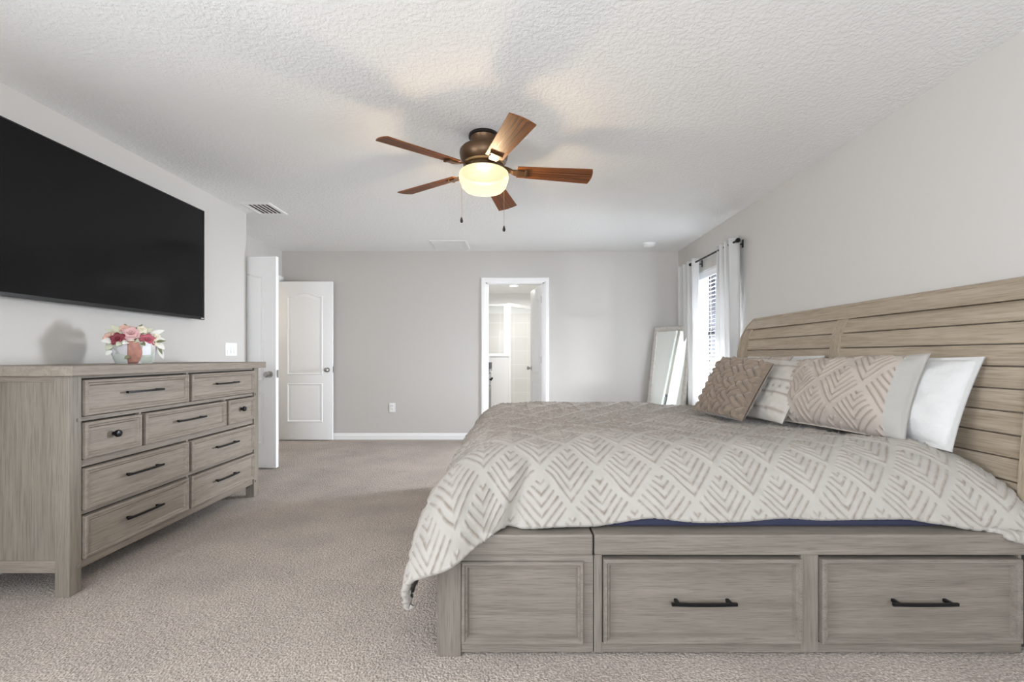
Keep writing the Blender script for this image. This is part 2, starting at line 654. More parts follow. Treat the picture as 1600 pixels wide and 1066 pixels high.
# wall facing the camera with the bathroom doorway
DX0, DX1, DZ = -0.362, 0.392, 2.035
bm = B()
box(bm, XA - 0.12, DX0, YB, YB + 0.12, 0, H)
box(bm, DX1, XR + 0.2, YB, YB + 0.12, 0, H)
box(bm, DX0, DX1, YB, YB + 0.12, DZ, H)
struct('wall_back', bm, M['wall'], 'greige wall holding the bathroom doorway', 'wall')

# right wall with the window
WY0, WY1, WZ0, WZ1 = 4.26, 5.19, 0.585, 2.035
bm = B()
box(bm, XR, XR + 0.2, YR - 0.2, WY0, 0, H)
box(bm, XR, XR + 0.2, WY1, YB, 0, H)
box(bm, XR, XR + 0.2, WY0, WY1, 0, WZ0)
box(bm, XR, XR + 0.2, WY0, WY1, WZ1, H)
struct('wall_right', bm, M['wall'], 'greige wall behind the headboard with the curtained window', 'wall')

LY0, LY1, LZ0, LZ1 = -1.3, 0.6, 0.6, 2.1  # opening for the unseen window added beside the viewpoint
bm = B()
box(bm, XL - 0.15, XL, YR - 0.2, LY0, 0, H)
box(bm, XL - 0.15, XL, LY1, YC, 0, H)
box(bm, XL - 0.15, XL, LY0, LY1, 0, LZ0)
box(bm, XL - 0.15, XL, LY0, LY1, LZ1, H)
box(bm, XA - 0.12, XL - 0.15, YC - 0.12, YC, 0, H)
struct('wall_left', bm, M['wall'], 'pale wall carrying the television above the dresser', 'wall')

# wall of the double doors
EY0, EY1 = 4.33, 5.77
bm = B()
box(bm, XA - 0.12, XA, YC, EY0, 0, H)
box(bm, XA - 0.12, XA, EY1, YB, 0, H)
box(bm, XA - 0.12, XA, EY0, EY1, DZ, H)
struct('wall_alcove', bm, M['wall'], 'short greige wall above the open double doors', 'wall')
bm = B()
box(bm, XA - 1.3, XA - 1.2, YC - 0.2, YB + 0.12, 0, H)
box(bm, XA - 1.2, XA - 0.12, YC - 0.2, YC - 0.1, 0, H)
box(bm, XA - 1.2, XA - 0.12, YB + 0.02, YB + 0.12, 0, H)
struct('wall_hall', bm, M['wall'], 'hallway walls beyond the open double doors', 'wall')

hl = thing('added_sconce', (XA - 1.2, 4.95, 1.72), 'unseen half-dome sconce added in the hallway to brighten the double doors', 'added light')  # unseen lamp added to brighten the door leaf by the back wall
bm = B(); lathe(bm, [(0, 0), (0.06, 0), (0.06, 0.012), (0.03, 0.018), (0.012, 0.03), (0.012, 0.09)], V(XA - 1.2, 4.95, 1.72), X, 28)
obj('base', bm, M['nickel'], hl, smooth=True)
bm = B(); lathe(bm, [(0.03, -0.06), (0.06, -0.05), (0.085, 0.0), (0.09, 0.08), (0.088, 0.08), (0.082, 0.0), (0.058, -0.045), (0.0, -0.055)], V(XA - 1.10, 4.95, 1.72), Z, 36)
obj('glass_shade', bm, M['dome'], hl, smooth=True)
hp = bpy.data.lights.new('added_hall_bulb', 'POINT')
hp.energy = 18
hp.color = (1.0, 0.97, 0.93)
hp.shadow_soft_size = 0.05
ho = bpy.data.objects.new('added_hall_bulb', hp)
COL.objects.link(ho)
ho.parent = hl
ho.location = (0.10, 0, 0.03)

# wall behind the camera with a wide window added to light the room
RX0, RX1, RZ0, RZ1 = -1.2, 1.6, 0.5, 2.1
bm = B()
box(bm, XL, RX0, YR - 0.2, YR, 0, H)
box(bm, RX1, XR, YR - 0.2, YR, 0, H)
box(bm, RX0, RX1, YR - 0.2, YR, 0, RZ0)
box(bm, RX0, RX1, YR - 0.2, YR, RZ1, H)
struct('wall_rear', bm, M['wall'], 'greige wall behind the viewpoint with an added wide window', 'wall')

w = thing('added_window_rear', (0.2, YR - 0.1, RZ0), 'unseen wide white window added behind the viewpoint to light the room', 'window', kind='structure')
bm = B()
for a, b in ((RX0, RX0 + 0.06), (RX1 - 0.06, RX1), (0.17, 0.23)):
    box(bm, a, b, YR - 0.14, YR - 0.07, RZ0, RZ1)
box(bm, RX0, RX1, YR - 0.14, YR - 0.07, RZ0, RZ0 + 0.06)
box(bm, RX0, RX1, YR - 0.14, YR - 0.07, RZ1 - 0.06, RZ1)
obj('window_frame', bm, M['trim'], w)
bm = B(); box(bm, RX0 + 0.04, RX1 - 0.04, YR - 0.108, YR - 0.102, RZ0 + 0.04, RZ1 - 0.04)
obj('window_pane', bm, M['pane'], w)


w = thing('added_window_left', (XL - 0.1, -0.35, LZ0), 'unseen white window added in the television wall to light the room', 'window', kind='structure')
bm = B()
for a, b in ((LY0, LY0 + 0.06), (LY1 - 0.06, LY1), (-0.38, -0.32)):
    box(bm, XL - 0.13, XL - 0.07, a, b, LZ0, LZ1)
box(bm, XL - 0.13, XL - 0.07, LY0, LY1, LZ0, LZ0 + 0.06)
box(bm, XL - 0.13, XL - 0.07, LY0, LY1, LZ1 - 0.06, LZ1)
obj('window_frame', bm, M['trim'], w)
bm = B(); box(bm, XL - 0.103, XL - 0.097, LY0 + 0.04, LY1 - 0.04, LZ0 + 0.04, LZ1 - 0.04)
obj('window_pane', bm, M['pane'], w)


def base_profile(bm, p0, p1, n, h=0.083, t=0.014):
    p0, p1, n = Vector(p0), Vector(p1), Vector(n)
    prof = [(0, 0), (t, 0), (t, h * 0.66), (t * 0.75, h * 0.72), (t * 0.62, h * 0.9), (t * 0.35, h), (0, h)]
    loops_mesh(bm, [[p + n * a + Z * z for a, z in prof] for p in (p0, p1)], cap_end=True, cap_start=True)


bm = B()
base_profile(bm, (XA, YB, 0), (DX0 - 0.06, YB, 0), (0, -1, 0))
base_profile(bm, (DX1 + 0.06, YB, 0), (XR, YB, 0), (0, -1, 0))
struct('baseboard_back', bm, M['trim'], 'white baseboard along the wall of the bathroom doorway', 'baseboard')
bm = B(); base_profile(bm, (XR, YR, 0), (XR, YB, 0), (-1, 0, 0))
struct('baseboard_right', bm, M['trim'], 'white baseboard behind the bed', 'baseboard')
bm = B(); base_profile(bm, (XL, YR, 0), (XL, YC, 0), (1, 0, 0)); base_profile(bm, (XL, YC, 0), (XA, YC, 0), (0, 1, 0))
struct('baseboard_left', bm, M['trim'], 'white baseboard behind the dresser', 'baseboard')


def casing(bm, O, U, N, u0, u1, h, wd=0.062, t=0.018):
    """door casing round three sides, mitred, with a stepped face"""
    steps = [(0.0, 0), (0.0, t * 0.6), (0.012, t * 0.72), (0.018, t), (wd - 0.008, t), (wd, t * 0.5), (wd, 0)]
    loops = []
    for d, n in steps:
        loops.append([O + U * (u0 - d) + N * n, O + U * (u0 - d) + Z * (h + d) + N * n, O + U * (u1 + d) + Z * (h + d) + N * n, O + U * (u1 + d) + N * n])
    loops_mesh(bm, loops, cap_end=False, closed=False)


bm = B()
casing(bm, V(0, YB, 0), X, -Y, DX0, DX1, DZ)
casing(bm, V(0, YB + 0.12, 0), X, Y, DX0, DX1, DZ)
box(bm, DX0, DX0 + 0.018, YB - 0.002, YB + 0.122, 0, DZ)
box(bm, DX1 - 0.018, DX1, YB - 0.002, YB + 0.122, 0, DZ)
box(bm, DX0, DX1, YB - 0.002, YB + 0.122, DZ - 0.018, DZ)
box(bm, DX0 + 0.018, DX0 + 0.03, YB + 0.05, YB + 0.085, 0, DZ - 0.018)
box(bm, DX1 - 0.03, DX1 - 0.018, YB + 0.05, YB + 0.085, 0, DZ - 0.018)
struct('trim_1', bm, M['trim'], 'white casing around the bathroom doorway', 'door casing')
bm = B()
casing(bm, V(XA, 0, 0), Y, X, EY0 + 0.0, EY1 - 0.0, DZ, wd=0.03)
casing(bm, V(XA, 0, 0), Y, X, EY0 + 0.0, EY1 - 0.0, DZ + 0.02, wd=0.055)
box(bm, XA - 0.12, XA, EY0, EY0 + 0.015, 0, DZ)
box(bm, XA - 0.12, XA, EY1 - 0.015, EY1, 0, DZ)
box(bm, XA - 0.12, XA, EY0, EY1, DZ - 0.015, DZ)
struct('trim_2', bm, M['trim'], 'white casing around the double doorway', 'door casing')


def door_leaf(name, hinge, U, N, wd, label, thick=0.035, h=2.02, knob_mat='nickel'):
    """two-panel arch-top moulded door; U runs from hinge to latch, N is a face normal"""
    hinge, U, N = Vector(hinge), Vector(U).normalized(), Vector(N).normalized()
    d = thing(name, hinge, label, 'door', kind='structure')
    O = hinge + Z * 0.012
    bm = B()
    obox(bm, O, U, Z, N, 0, wd, 0, h, -thick, 0, 0.002)
    pr = [(0, 0.0005), (0.004, 0.006), (0.013, 0.007), (0.022, 0.001), (0.034, 0.001), (0.05, 0.006), (0.056, 0.0062)]
    for fo, nn in ((O, N), (O - N * thick, -N)):
        profile_panel(bm, arch_outline(0.125, wd - 0.125, 0.83, 1.885, 0.05), fo, U, Z, nn, pr)
        profile_panel(bm, rect_outline(0.125, wd - 0.125, 0.225, 0.72), fo, U, Z, nn, pr)
    obj('door_leaf', bm, M['trim'], d, smooth=True, angle=25)
    kz = 0.905
    bm = B()
    for fo, nn in ((O, N), (O - N * thick, -N)):
        c = fo + U * (wd - 0.062) + Z * (kz - 0.012)
        lathe(bm, [(0.0, 0.0), (0.031, 0.0), (0.031, 0.006), (0.012, 0.010), (0.011, 0.030), (0.020, 0.036), (0.027, 0.046), (0.027, 0.056), (0.018, 0.066), (0.0, 0.069)], c, nn, 24)
    obj('door_knob', bm, M[knob_mat], d, smooth=True)
    bm = B()
    obox(bm, O + U * wd, N, Z, U, -thick + 0.006, -0.006, kz - 0.045, kz + 0.03, -0.001, 0.0015)
    obj('latch_plate', bm, M['nickel'], d)
    for hz in (0.2, 1.02, 1.82):
        bm = B()
        tube(bm, [O - U * 0.004 + N * 0.004 + Z * (hz - 0.045), O - U * 0.004 + N * 0.004 + Z * (hz + 0.045)], 0.007, 10)
        obox(bm, O, N, Z, U, -thick + 0.005, -0.002, hz - 0.045, hz + 0.045, -0.0015, 0.0005)
        obj('hinge', bm, M['nickel'], d)
    return d


door_leaf('door_1', (XA + 0.005, EY0 + 0.005, 0), (0.996, -0.085, 0), (-0.085, -0.996, 0), 0.728,
          'white double-door leaf seen nearly edge-on at the end of the dresser', 0.042)
door_leaf('door_2', (XA - 0.02, EY1 - 0.055, 0), (1, 0, 0), (0, -1, 0), 0.705,
          'white arch-panelled door leaf folded flat against the back wall')
door_leaf('door_3', (DX1 - 0.024, YB + 0.125, 0), (-0.175, 0.985, 0), (-0.985, -0.175, 0), 0.70,
          'white bathroom door standing open inside the bathroom doorway')

# ------------------------------------------------------------------ window in the right wall
w = thing('window_1', (XR + 0.1, WY0, WZ0), 'tall curtained window beside the bed with a dark bronze frame', 'window', kind='structure')
fx0, fx1 = XR + 0.13, XR + 0.18
bm = B()
for a, b in ((WY0, WY0 + 0.055), (WY1 - 0.055, WY1)):
    box(bm, fx0, fx1, a, b, WZ0, WZ1)
for a, b in ((WZ0, WZ0 + 0.055), (WZ1 - 0.055, WZ1), (1.315, 1.375)):
    box(bm, fx0 - (0.012 if a > 1 and a < 1.5 else 0), fx1, WY0, WY1, a, b)
obj('window_frame', bm, M['bronze_frame'], w)
bm = B(); box(bm, fx0 + 0.022, fx0 + 0.028, WY0 + 0.03, WY1 - 0.03, WZ0 + 0.03, WZ1 - 0.03)
obj('window_pane', bm, M['pane'], w)
bm = B()
for a, b in ((WY0 - 0.001, WY0 + 0.006), (WY1 - 0.006, WY1 + 0.001)):
    box(bm, XR - 0.001, fx0, a, b, WZ0, WZ1)
box(bm, XR - 0.001, fx0, WY0, WY1, WZ1 - 0.006, WZ1 + 0.001)
obj('window_reveal', bm, M['trim'], w)
bm = B(); box(bm, XR - 0.045, fx0, WY0 - 0.05, WY1 + 0.05, WZ0 - 0.02, WZ0 + 0.012, 0.004)
obj('window_sill', bm, M['trim'], w)

bl = thing('window_blind', (XR + 0.07, (WY0 + WY1) / 2, WZ1), 'white two-inch slatted blind hanging inside the window', 'blind')
bm = B(); box(bm, XR + 0.035, XR + 0.10, WY0 + 0.012, WY1 - 0.012, WZ1 - 0.05, WZ1 - 0.008, 0.003)
box(bm, XR + 0.018, XR + 0.034, WY0 + 0.009, WY1 - 0.009, WZ1 - 0.078, WZ1 - 0.008, 0.003)
obj('headrail', bm, M['blind'], bl)
bm = B()
nsl = 30
for k in range(nsl):
    z = WZ0 + 0.06 + (WZ1 - 0.10 - WZ0 - 0.06) * k / (nsl - 1)
    t = math.radians(14)
    U = V(math.cos(t), 0, math.sin(t))
    obox(bm, V(XR + 0.068, 0, z), U, Y, U.cross(Y), -0.025, 0.025, WY0 + 0.014, WY1 - 0.014, -0.0014, 0.0014)
obj('slats', bm, M['blind'], bl)
bm = B(); box(bm, XR + 0.045, XR + 0.092, WY0 + 0.014, WY1 - 0.014, WZ0 + 0.018, WZ0 + 0.038, 0.003)
obj('bottom_rail', bm, M['blind'], bl)
for yy in (WY0 + 0.13, (WY0 + WY1) / 2, WY1 - 0.13):
    bm = B()
    for xx in (XR + 0.042, XR + 0.094):
        tube(bm, [(xx, yy, WZ0 + 0.03), (xx, yy, WZ1 - 0.05)], 0.0012, 6)
    obj('ladder_cord', bm, M['blind'], bl)

# curtain rod with brackets and finials
RX, RZ = 2.035, 2.132
rod = thing('curtain_rod', (RX, 4.6, RZ), 'black iron curtain rod above the window', 'curtain rod')
bm = B(); tube(bm, [(RX, 4.11, RZ), (RX, 5.12, RZ)], 0.0095, 14)
obj('rod', bm, M['black_metal'], rod, smooth=True)
for y, s in ((4.11, -1), (5.12, 1)):
    bm = B()
    lathe(bm, [(0.0, 0), (0.012, 0), (0.014, 0.012), (0.010, 0.018), (0.016, 0.024), (0.022, 0.036), (0.021, 0.05), (0.012, 0.06), (0, 0.062)], V(RX, y, RZ), V(0, s, 0), 18)
    obj('finial', bm, M['black_metal'], rod, smooth=True)
for y in (4.165, 5.065):
    bm = B()
    box(bm, XR - 0.006, XR, y - 0.014, y + 0.014, RZ - 0.045, RZ + 0.03, 0.002)
    tube(bm, [(XR - 0.003, y, RZ - 0.01), (RX + 0.02, y, RZ - 0.016), (RX, y, RZ - 0.016)], 0.006, 8)
    tube(bm, [(RX + 0.014 * math.cos(a), y, RZ + 0.014 * math.sin(a)) for a in [PI + PI * k / 8 for k in range(9)]], 0.005, 8)
    obj('bracket', bm, M['black_metal'], rod, smooth=True)


def curtain(name, y0, y1, waves, phase, label, flare, amp=0.036, top=2.175, bottom=0.04):
    n, m = 90, 260
    zz = np.linspace(top, bottom, n)[:, None]
    t = np.linspace(0, 1, m)[None, :]
    fall = (top - zz) / (top - bottom)
    yc = (y0 + y1) / 2
    half = (y1 - y0) / 2 * (1 + flare * fall)
    yy = yc + (2 * t - 1) * half + 0.010 * np.sin(7 * t + 3 * fall)
    a = amp * (1 - 0.25 * fall)
    xx = RX + a * np.sin(2 * PI * waves * t + phase + 0.6 * np.sin(3 * fall)) + 0.010 * np.sin(9 * t + 4 * fall) * fall
    P = np.stack([xx + 0 * zz, yy + 0 * zz, zz + 0 * t], -1)
    c = grid_mesh(name, P, M['curtain'], loc=(RX, yc, bottom))
    md = c.modifiers.new('cloth', 'SOLIDIFY')
    md.thickness = 0.003
    tag(c, label, 'curtain', 'grommet curtains at the window')
    for k in range(int(waves * 2)):
        tt = ((k + 0.5) * PI - phase + (PI / 2)) / (2 * PI * waves)
    return c


curtain('curtain', 4.09, 4.46, 3.5, 0.3, 'pale grey curtain panel hanging on the bed side of the window', 0.05)
curtain('curtain', 4.985, 5.47, 3.5, 2.2, 'pale grey curtain panel between the leaning mirror and the blind', 0.03)

# ------------------------------------------------------------------ leaning floor mirror
t0, t1 = V(1.80, 5.72, 1.445), V(2.075, 5.22, 1.445)
nh = V(-0.876, -0.482, 0).normalized()
off = nh * 0.20
p0, p1 = V(t0.x, t0.y, 0) + off, V(t1.x, t1.y, 0) + off
U = (p1 - p0); MW = U.length; U.normalize()
VV = (t0 - p0); MH = VV.length; VV.normalize()
N = VV.cross(U); N = N if N.dot(nh) > 0 else -N
mir = thing('floor_mirror', (p0 + p1) / 2, 'silver-framed tall mirror leaning in the corner behind the curtain', 'mirror')
bm = B()
prof = [(0, -0.03), (0, 0.004), (0.006, 0.010), (0.018, 0.012), (0.040, 0.006), (0.050, 0.008), (0.058, -0.004)]
profile_panel(bm, rect_outline(0, MW, 0.003, MH), p0, U, VV, N, prof, cap=False)
obox(bm, p0, U, VV, N, 0, MW, 0.003, MH, -0.03, -0.022)
obj('frame', bm, M['mirror_frame'], mir)
bm = B(); obox(bm, p0, U, VV, N, 0.05, MW - 0.05, 0.053, MH - 0.05, -0.012, -0.004)
obj('mirror_glass', bm, M['mirror'], mir)

# ------------------------------------------------------------------ small wall and ceiling fittings
sw = thing('light_switch', (XL, 4.035, 1.14), 'white three-gang light switch plate above the dresser end', 'light switch')
bm = B(); box(bm, XL, XL + 0.006, 3.952, 4.118, 1.082, 1.198, 0.002)
obj('switch_plate', bm, M['plate'], sw)
for k in range(3):
    y = 4.035 + (k - 1) * 0.046
    bm = B()
    loops_mesh(bm, [[V(XL + 0.006, y - 0.016, 1.107), V(XL + 0.006, y + 0.016, 1.107), V(XL + 0.006, y + 0.016, 1.173), V(XL + 0.006, y - 0.016, 1.173)],
                    [V(XL + 0.012, y - 0.016, 1.108), V(XL + 0.012, y + 0.016, 1.108), V(XL + 0.007, y + 0.016, 1.172), V(XL + 0.007, y - 0.016, 1.172)]])
    obj('rocker', bm, M['plate'], sw)

ou = thing('power_outlet', (-1.574, YB, 0.415), 'white power outlet low on the back wall', 'outlet')
bm = B(); box(bm, -1.612, -1.536, YB - 0.006, YB, 0.356, 0.474, 0.002)
obj('outlet_plate', bm, M['plate'], ou)
for z in (0.393, 0.437):
    bm = B(); box(bm, -1.591, -1.557, YB - 0.009, YB - 0.005, z - 0.015, z + 0.015, 0.003)
    s = obj('socket', bm, M['plate'], ou)
    bm = B()
    for dx in (-0.007, 0.007):
        box(bm, -1.574 + dx - 0.0015, -1.574 + dx + 0.0015, YB - 0.0096, YB - 0.0088, z - 0.004, z + 0.007)
    obj('slot', bm, M['slot'], s)


def register(name, x0, x1, y0, y1, nsl, label, sl_t, along='Y', fr=0.028, backing='slot', slat_tilt=40):
    g = thing(name, ((x0 + x1) / 2, (y0 + y1) / 2, H), label, 'vent')
    bm = B()
    pr = [(0, 0), (0.002, 0.006), (fr - 0.006, 0.009), (fr, 0.004), (fr, 0.0005)]
    profile_panel(bm, rect_outline(x0, x1, y0, y1), V(0, 0, H), X, Y, -Z, pr, cap=False)
    obj('frame', bm, M['vent_white'], g)
    bm = B(); box(bm, x0 + fr - 0.002, x1 - fr + 0.002, y0 + fr - 0.002, y1 - fr + 0.002, H - 0.0012, H - 0.0004)
    obj('backing', bm, M[backing], g)
    bm = B()
    for k in range(nsl):
        t = (k + 0.5) / nsl
        a = math.radians(slat_tilt)
        if along == 'Y':
            c = V(x0 + fr + (x1 - x0 - 2 * fr) * t, 0, H - 0.004)
            U = V(math.cos(a), 0, math.sin(a))
            obox(bm, c, U, Y, U.cross(Y), -sl_t, sl_t, y0 + fr - 0.001, y1 - fr + 0.001, -0.0007, 0.0007)
        else:
            c = V(0, y0 + fr + (y1 - y0 - 2 * fr) * t, H - 0.006)
            U = V(0, math.cos(a), math.sin(a))
            obox(bm, c, X, U, X.cross(U), x0 + fr - 0.001, x1 - fr + 0.001, -sl_t, sl_t, -0.0007, 0.0007)
    obj('louvres', bm, M['vent_white'], g)
    return g


sv = thing('supply_vent', (-2.30, 4.125, H), 'white slotted air vent in the ceiling near the television wall', 'vent')
bm = B()
profile_panel(bm, rect_outline(-2.435, -2.165, 3.965, 4.285), V(0, 0, H), X, Y, -Z, [(0, 0), (0.002, 0.007), (0.024, 0.011), (0.032, 0.007)])
obj('frame', bm, M['vent_white'], sv)
for k in range(5):
    x = -2.365 + 0.038 * k
    bm = B(); box(bm, x - 0.009, x + 0.009, 4.005, 4.245, H - 0.0078, H - 0.0068)
    obj('slot', bm, M['slot'], sv)
register('return_vent', -1.0, -0.555, 5.25, 5.68, 22, 'wide flat return grille in the ceiling before the back wall', 0.0098, backing='vent_white', slat_tilt=18)

sd = thing('smoke_detector', (1.63, 5.40, H), 'round white smoke detector on the ceiling near the window corner', 'smoke detector')
bm = B(); lathe(bm, [(0, 0), (0.078, 0), (0.078, 0.010), (0.070, 0.014)], V(1.63, 5.40, H), -Z, 36)
obj('base', bm, M['plate'], sd, smooth=True)
bm = B(); lathe(bm, [(0.068, 0.012), (0.066, 0.028), (0.05, 0.038), (0.0, 0.041)], V(1.63, 5.40, H), -Z, 36)
obj('cover', bm, M['plate'], sd, smooth=True)

# ------------------------------------------------------------------ television
tv = thing('television', (XL, 2.79, 1.8), 'large black flat-screen television mounted on the left wall', 'television')
TY0, TY1, TZ0, TZ1, TX = 2.02, 3.563, 1.367, 2.232, -2.462
bm = B(); box(bm, TX - 0.03, TX - 0.004, TY0, TY1, TZ0, TZ1, 0.003); box(bm, TX - 0.055, TX - 0.028, TY0 + 0.2, TY1 - 0.2, TZ0 + 0.06, TZ1 - 0.25, 0.006)
obj('housing', bm, M['tv_body'], tv)
bm = B(); profile_panel(bm, rect_outline(TY0, TY1, TZ0, TZ1), V(TX - 0.004, 0, 0), Y, Z, X, [(0, 0), (0, 0.005), (0.009, 0.005), (0.010, 0.002)], cap=False)
obj('bezel', bm, M['tv_body'], tv)
bm = B(); box(bm, TX - 0.004, TX - 0.002, TY0 + 0.008, TY1 - 0.008, TZ0 + 0.02, TZ1 - 0.008)
obj('screen', bm, M['tv_screen'], tv)
bm = B(); box(bm, TX - 0.006, TX + 0.003, TY0 + 0.006, TY1 - 0.006, TZ0 + 0.002, TZ0 + 0.022, 0.001)
obj('lower_strip', bm, M['tv_body'], tv)
bm = B(); box(bm, TX + 0.003, TX + 0.0036, TY1 - 0.040, TY1 - 0.010, TZ0 + 0.006, TZ0 + 0.013)
obj('badge', bm, M['pale_print'], tv)
bm = B(); box(bm, XL + 0.002, TX - 0.05, 2.5, 3.1, 1.65, 1.95, 0.003)
obj('wall_bracket', bm, M['tv_body'], tv)

# ------------------------------------------------------------------ dresser
dr = thing('dresser', (-2.26, 2.74, 0), 'grey-washed oak nine-drawer dresser under the television', 'dresser')
DXB, DXF = -2.525, -1.985      # back plane, front plane of the posts
PY0, PY1 = 2.0, 3.482
bm = B(); box(bm, DXB, DXF + 0.032, PY0 - 0.018, PY1 + 0.05, 0.988, 1.034, 0.004)
obj('top', bm, M['dresser_y'], dr)
for (x0, x1) in ((DXF - 0.066, DXF), (DXB, DXB + 0.06)):
    for (y0, y1) in ((PY0, PY0 + 0.058), (PY1 - 0.058, PY1)):
        bm = B(); box(bm, x0, x1, y0, y1, 0, 0.988, 0.003)
        obj('post', bm, M['dresser_z'], dr)
FX = DXF - 0.012               # face frame plane
rowsz = [(0.80, 0.972), (0.60, 0.774), (0.367, 0.562), (0.142, 0.342)]
cols = [[2.062, 2.728, 2.748, 3.422], [2.062, 2.383, 2.402, 3.082, 3.102, 3.422], [2.062, 2.728, 2.748, 3.422], [2.062, 2.728, 2.748, 3.422]]
bm = B()
edges = [0.988, 0.972, 0.80, 0.774, 0.60, 0.562, 0.367, 0.342, 0.142, 0.097]
for k in range(0, 10, 2):
    box(bm, FX - 0.022, FX, PY0 + 0.05, PY1 - 0.05, edges[k + 1] + 0.003, edges[k] - 0.003 if k else edges[k], 0.0015)
for (z0, z1), c in zip(rowsz, cols):
    for a, b in zip(c[1:-1:2], c[2:-1:2]):
        box(bm, FX - 0.022, FX, a + 0.003, b - 0.003, z0 - 0.004, z1 + 0.004)
obj('face_frame', bm, M['dresser_y'], dr)
for y in (PY0 + 0.011, PY1 - 0.029):
    bm = B(); box(bm, DXB + 0.05, DXF - 0.05, y, y + 0.018, 0.15, 0.988)
    obj('side_panel', bm, M['dresser_z'], dr)
for y in (PY0 + 0.006, PY1 - 0.034):
    for za, zb in ((0.105, 0.16), (0.962, 0.988)):
        bm = B(); box(bm, DXB + 0.05, DXF - 0.06, y, y + 0.028, za, zb, 0.002)
        obj('side_rail', bm, M['dresser_x'], dr)
bm = B(); box(bm, DXB + 0.02, FX - 0.024, PY0 + 0.03, PY1 - 0.03, 0.115, 0.984)
obj('inner_case', bm, M['dark_gap'], dr)
for (y0, y1) in ((PY0, PY0 + 0.058), (PY1 - 0.058, PY1)):
    for z in (0.787, 0.12):
        yy = y0 + 0.042 if y0 == PY0 else y0 + 0.016
        bm = B(); box(bm, DXF - 0.002, DXF + 0.008, yy - 0.007, yy + 0.007, z - 0.007, z + 0.007, 0.0015)
        obj('peg', bm, M['dresser_z'], dr)


def bar_pull(bm, c, along, out, length, stand=0.03):
    up = along.cross(out)
    h = length / 2
    rows = []
    for k in range(13):
        t = -1 + 2 * k / 12
        s = stand - 0.004 * t * t
        wv, wn = 0.0052, 0.004
        rows.append([c + along * (h * t) + out * (s + a * wn) + up * (b * wv) for a, b in ((-1, -1), (1, -1), (1, 1), (-1, 1))])
    loops_mesh(bm, rows, cap_end=True, cap_start=True)
    for s in (-1, 1):
        obox(bm, c, along, up, out, s * h * 0.80 - 0.006, s * h * 0.80 + 0.006, -0.006, 0.006, 0, stand - 0.002, 0.0015)


def knob(bm, c, out):
    lathe(bm, [(0, 0), (0.009, 0), (0.008, 0.012), (0.016, 0.016), (0.0185, 0.024), (0.016, 0.032), (0, 0.035)], c, out, 20)


FRONT = [(0, -0.012), (0, 0.021), (0.003, 0.024), (0.012, 0.024), (0.017, 0.018), (0.023, 0.018), (0.030, 0.010), (0.040, 0.010)]
for (z0, z1), c in zip(rowsz, cols):
    for a, b in zip(c[0::2], c[1::2]):
        bm = B()
        profile_panel(bm, rect_outline(a + 0.003, b - 0.003, z0 + 0.002, z1 - 0.004), V(FX, 0, 0), Y, Z, X, FRONT)
        d = obj('drawer', bm, M['dresser_y'], dr)
        bm = B()
        cc = V(FX + 0.010, (a + b) / 2, (z0 + z1) / 2 + 0.008)
        if b - a < 0.35:
            knob(bm, cc, X); h = obj('knob', bm, M['black_metal'], d, smooth=True)
        else:
            bar_pull(bm, cc, Y, X, 0.235); h = obj('handle', bm, M['black_metal'], d)

# ------------------------------------------------------------------ flower arrangement on the dresser
FC = V(-2.27, 2.68, 1.0335)
fl = thing('flower_arrangement', FC, 'pink and burgundy artificial roses in a grey pot on the dresser', 'flowers')
bm = B()
lathe(bm, [(0.0, 0.0), (0.082, 0.0), (0.089, 0.010), (0.101, 0.045), (0.110, 0.085), (0.110, 0.118), (0.104, 0.130), (0.094, 0.124), (0.0, 0.120)], FC, Z, 40)
obj('pot', bm, M['pot'], fl, smooth=True)
n, m = 14, 10
P = np.zeros((n, m, 3))
for i in range(n):
    z = 0.002 + 0.130 * i / (n - 1)
    r = np.interp(z, [0, 0.012, 0.05, 0.09, 0.122, 0.135], [0.082, 0.090, 0.103, 0.111, 0.111, 0.104]) + 0.004
    for j in range(m):
        a = -PI / 2 + 0.62 + (0.50 + 0.12 * math.sin(4.2 * i / n)) * (j / (m - 1) - 0.5) + 0.10 * math.sin(3.3 * i / n)
        P[i, j] = (FC.x + r * math.cos(a), FC.y + r * math.sin(a), FC.z + z)
rb = grid_mesh('ribbon', P, M['ribbon'], fl)
rb.modifiers.new('cloth', 'SOLIDIFY').thickness = 0.002


def petal_patch(bm, c, az, tilt, w, l, cup, out):
    """one curved petal rooted at c, leaning outward by tilt at azimuth az"""
    rad = V(math.cos(az), math.sin(az), 0)
    tan = V(-math.sin(az), math.cos(az), 0)
    n, m = 6, 6
    rows = []
    for i in range(n):
        s = i / (n - 1)
        el = tilt + (PI / 2 - tilt) * 0.0 + out * s * s
        wd = w * math.sin(PI * (0.12 + 0.80 * s)) ** 0.7
        row = []
        for j in range(m):
            q = -1 + 2 * j / (m - 1)
            p = c + rad * (l * s * math.sin(el)) + Z * (l * s * math.cos(el)) + tan * (q * wd) - rad * (cup * q * q * wd)
            row.append(bm.verts.new(p))
        rows.append(row)
    for a, b in zip(rows, rows[1:]):
        for j in range(m - 1):
            bm.faces.new((a[j], a[j + 1], b[j + 1], b[j]))


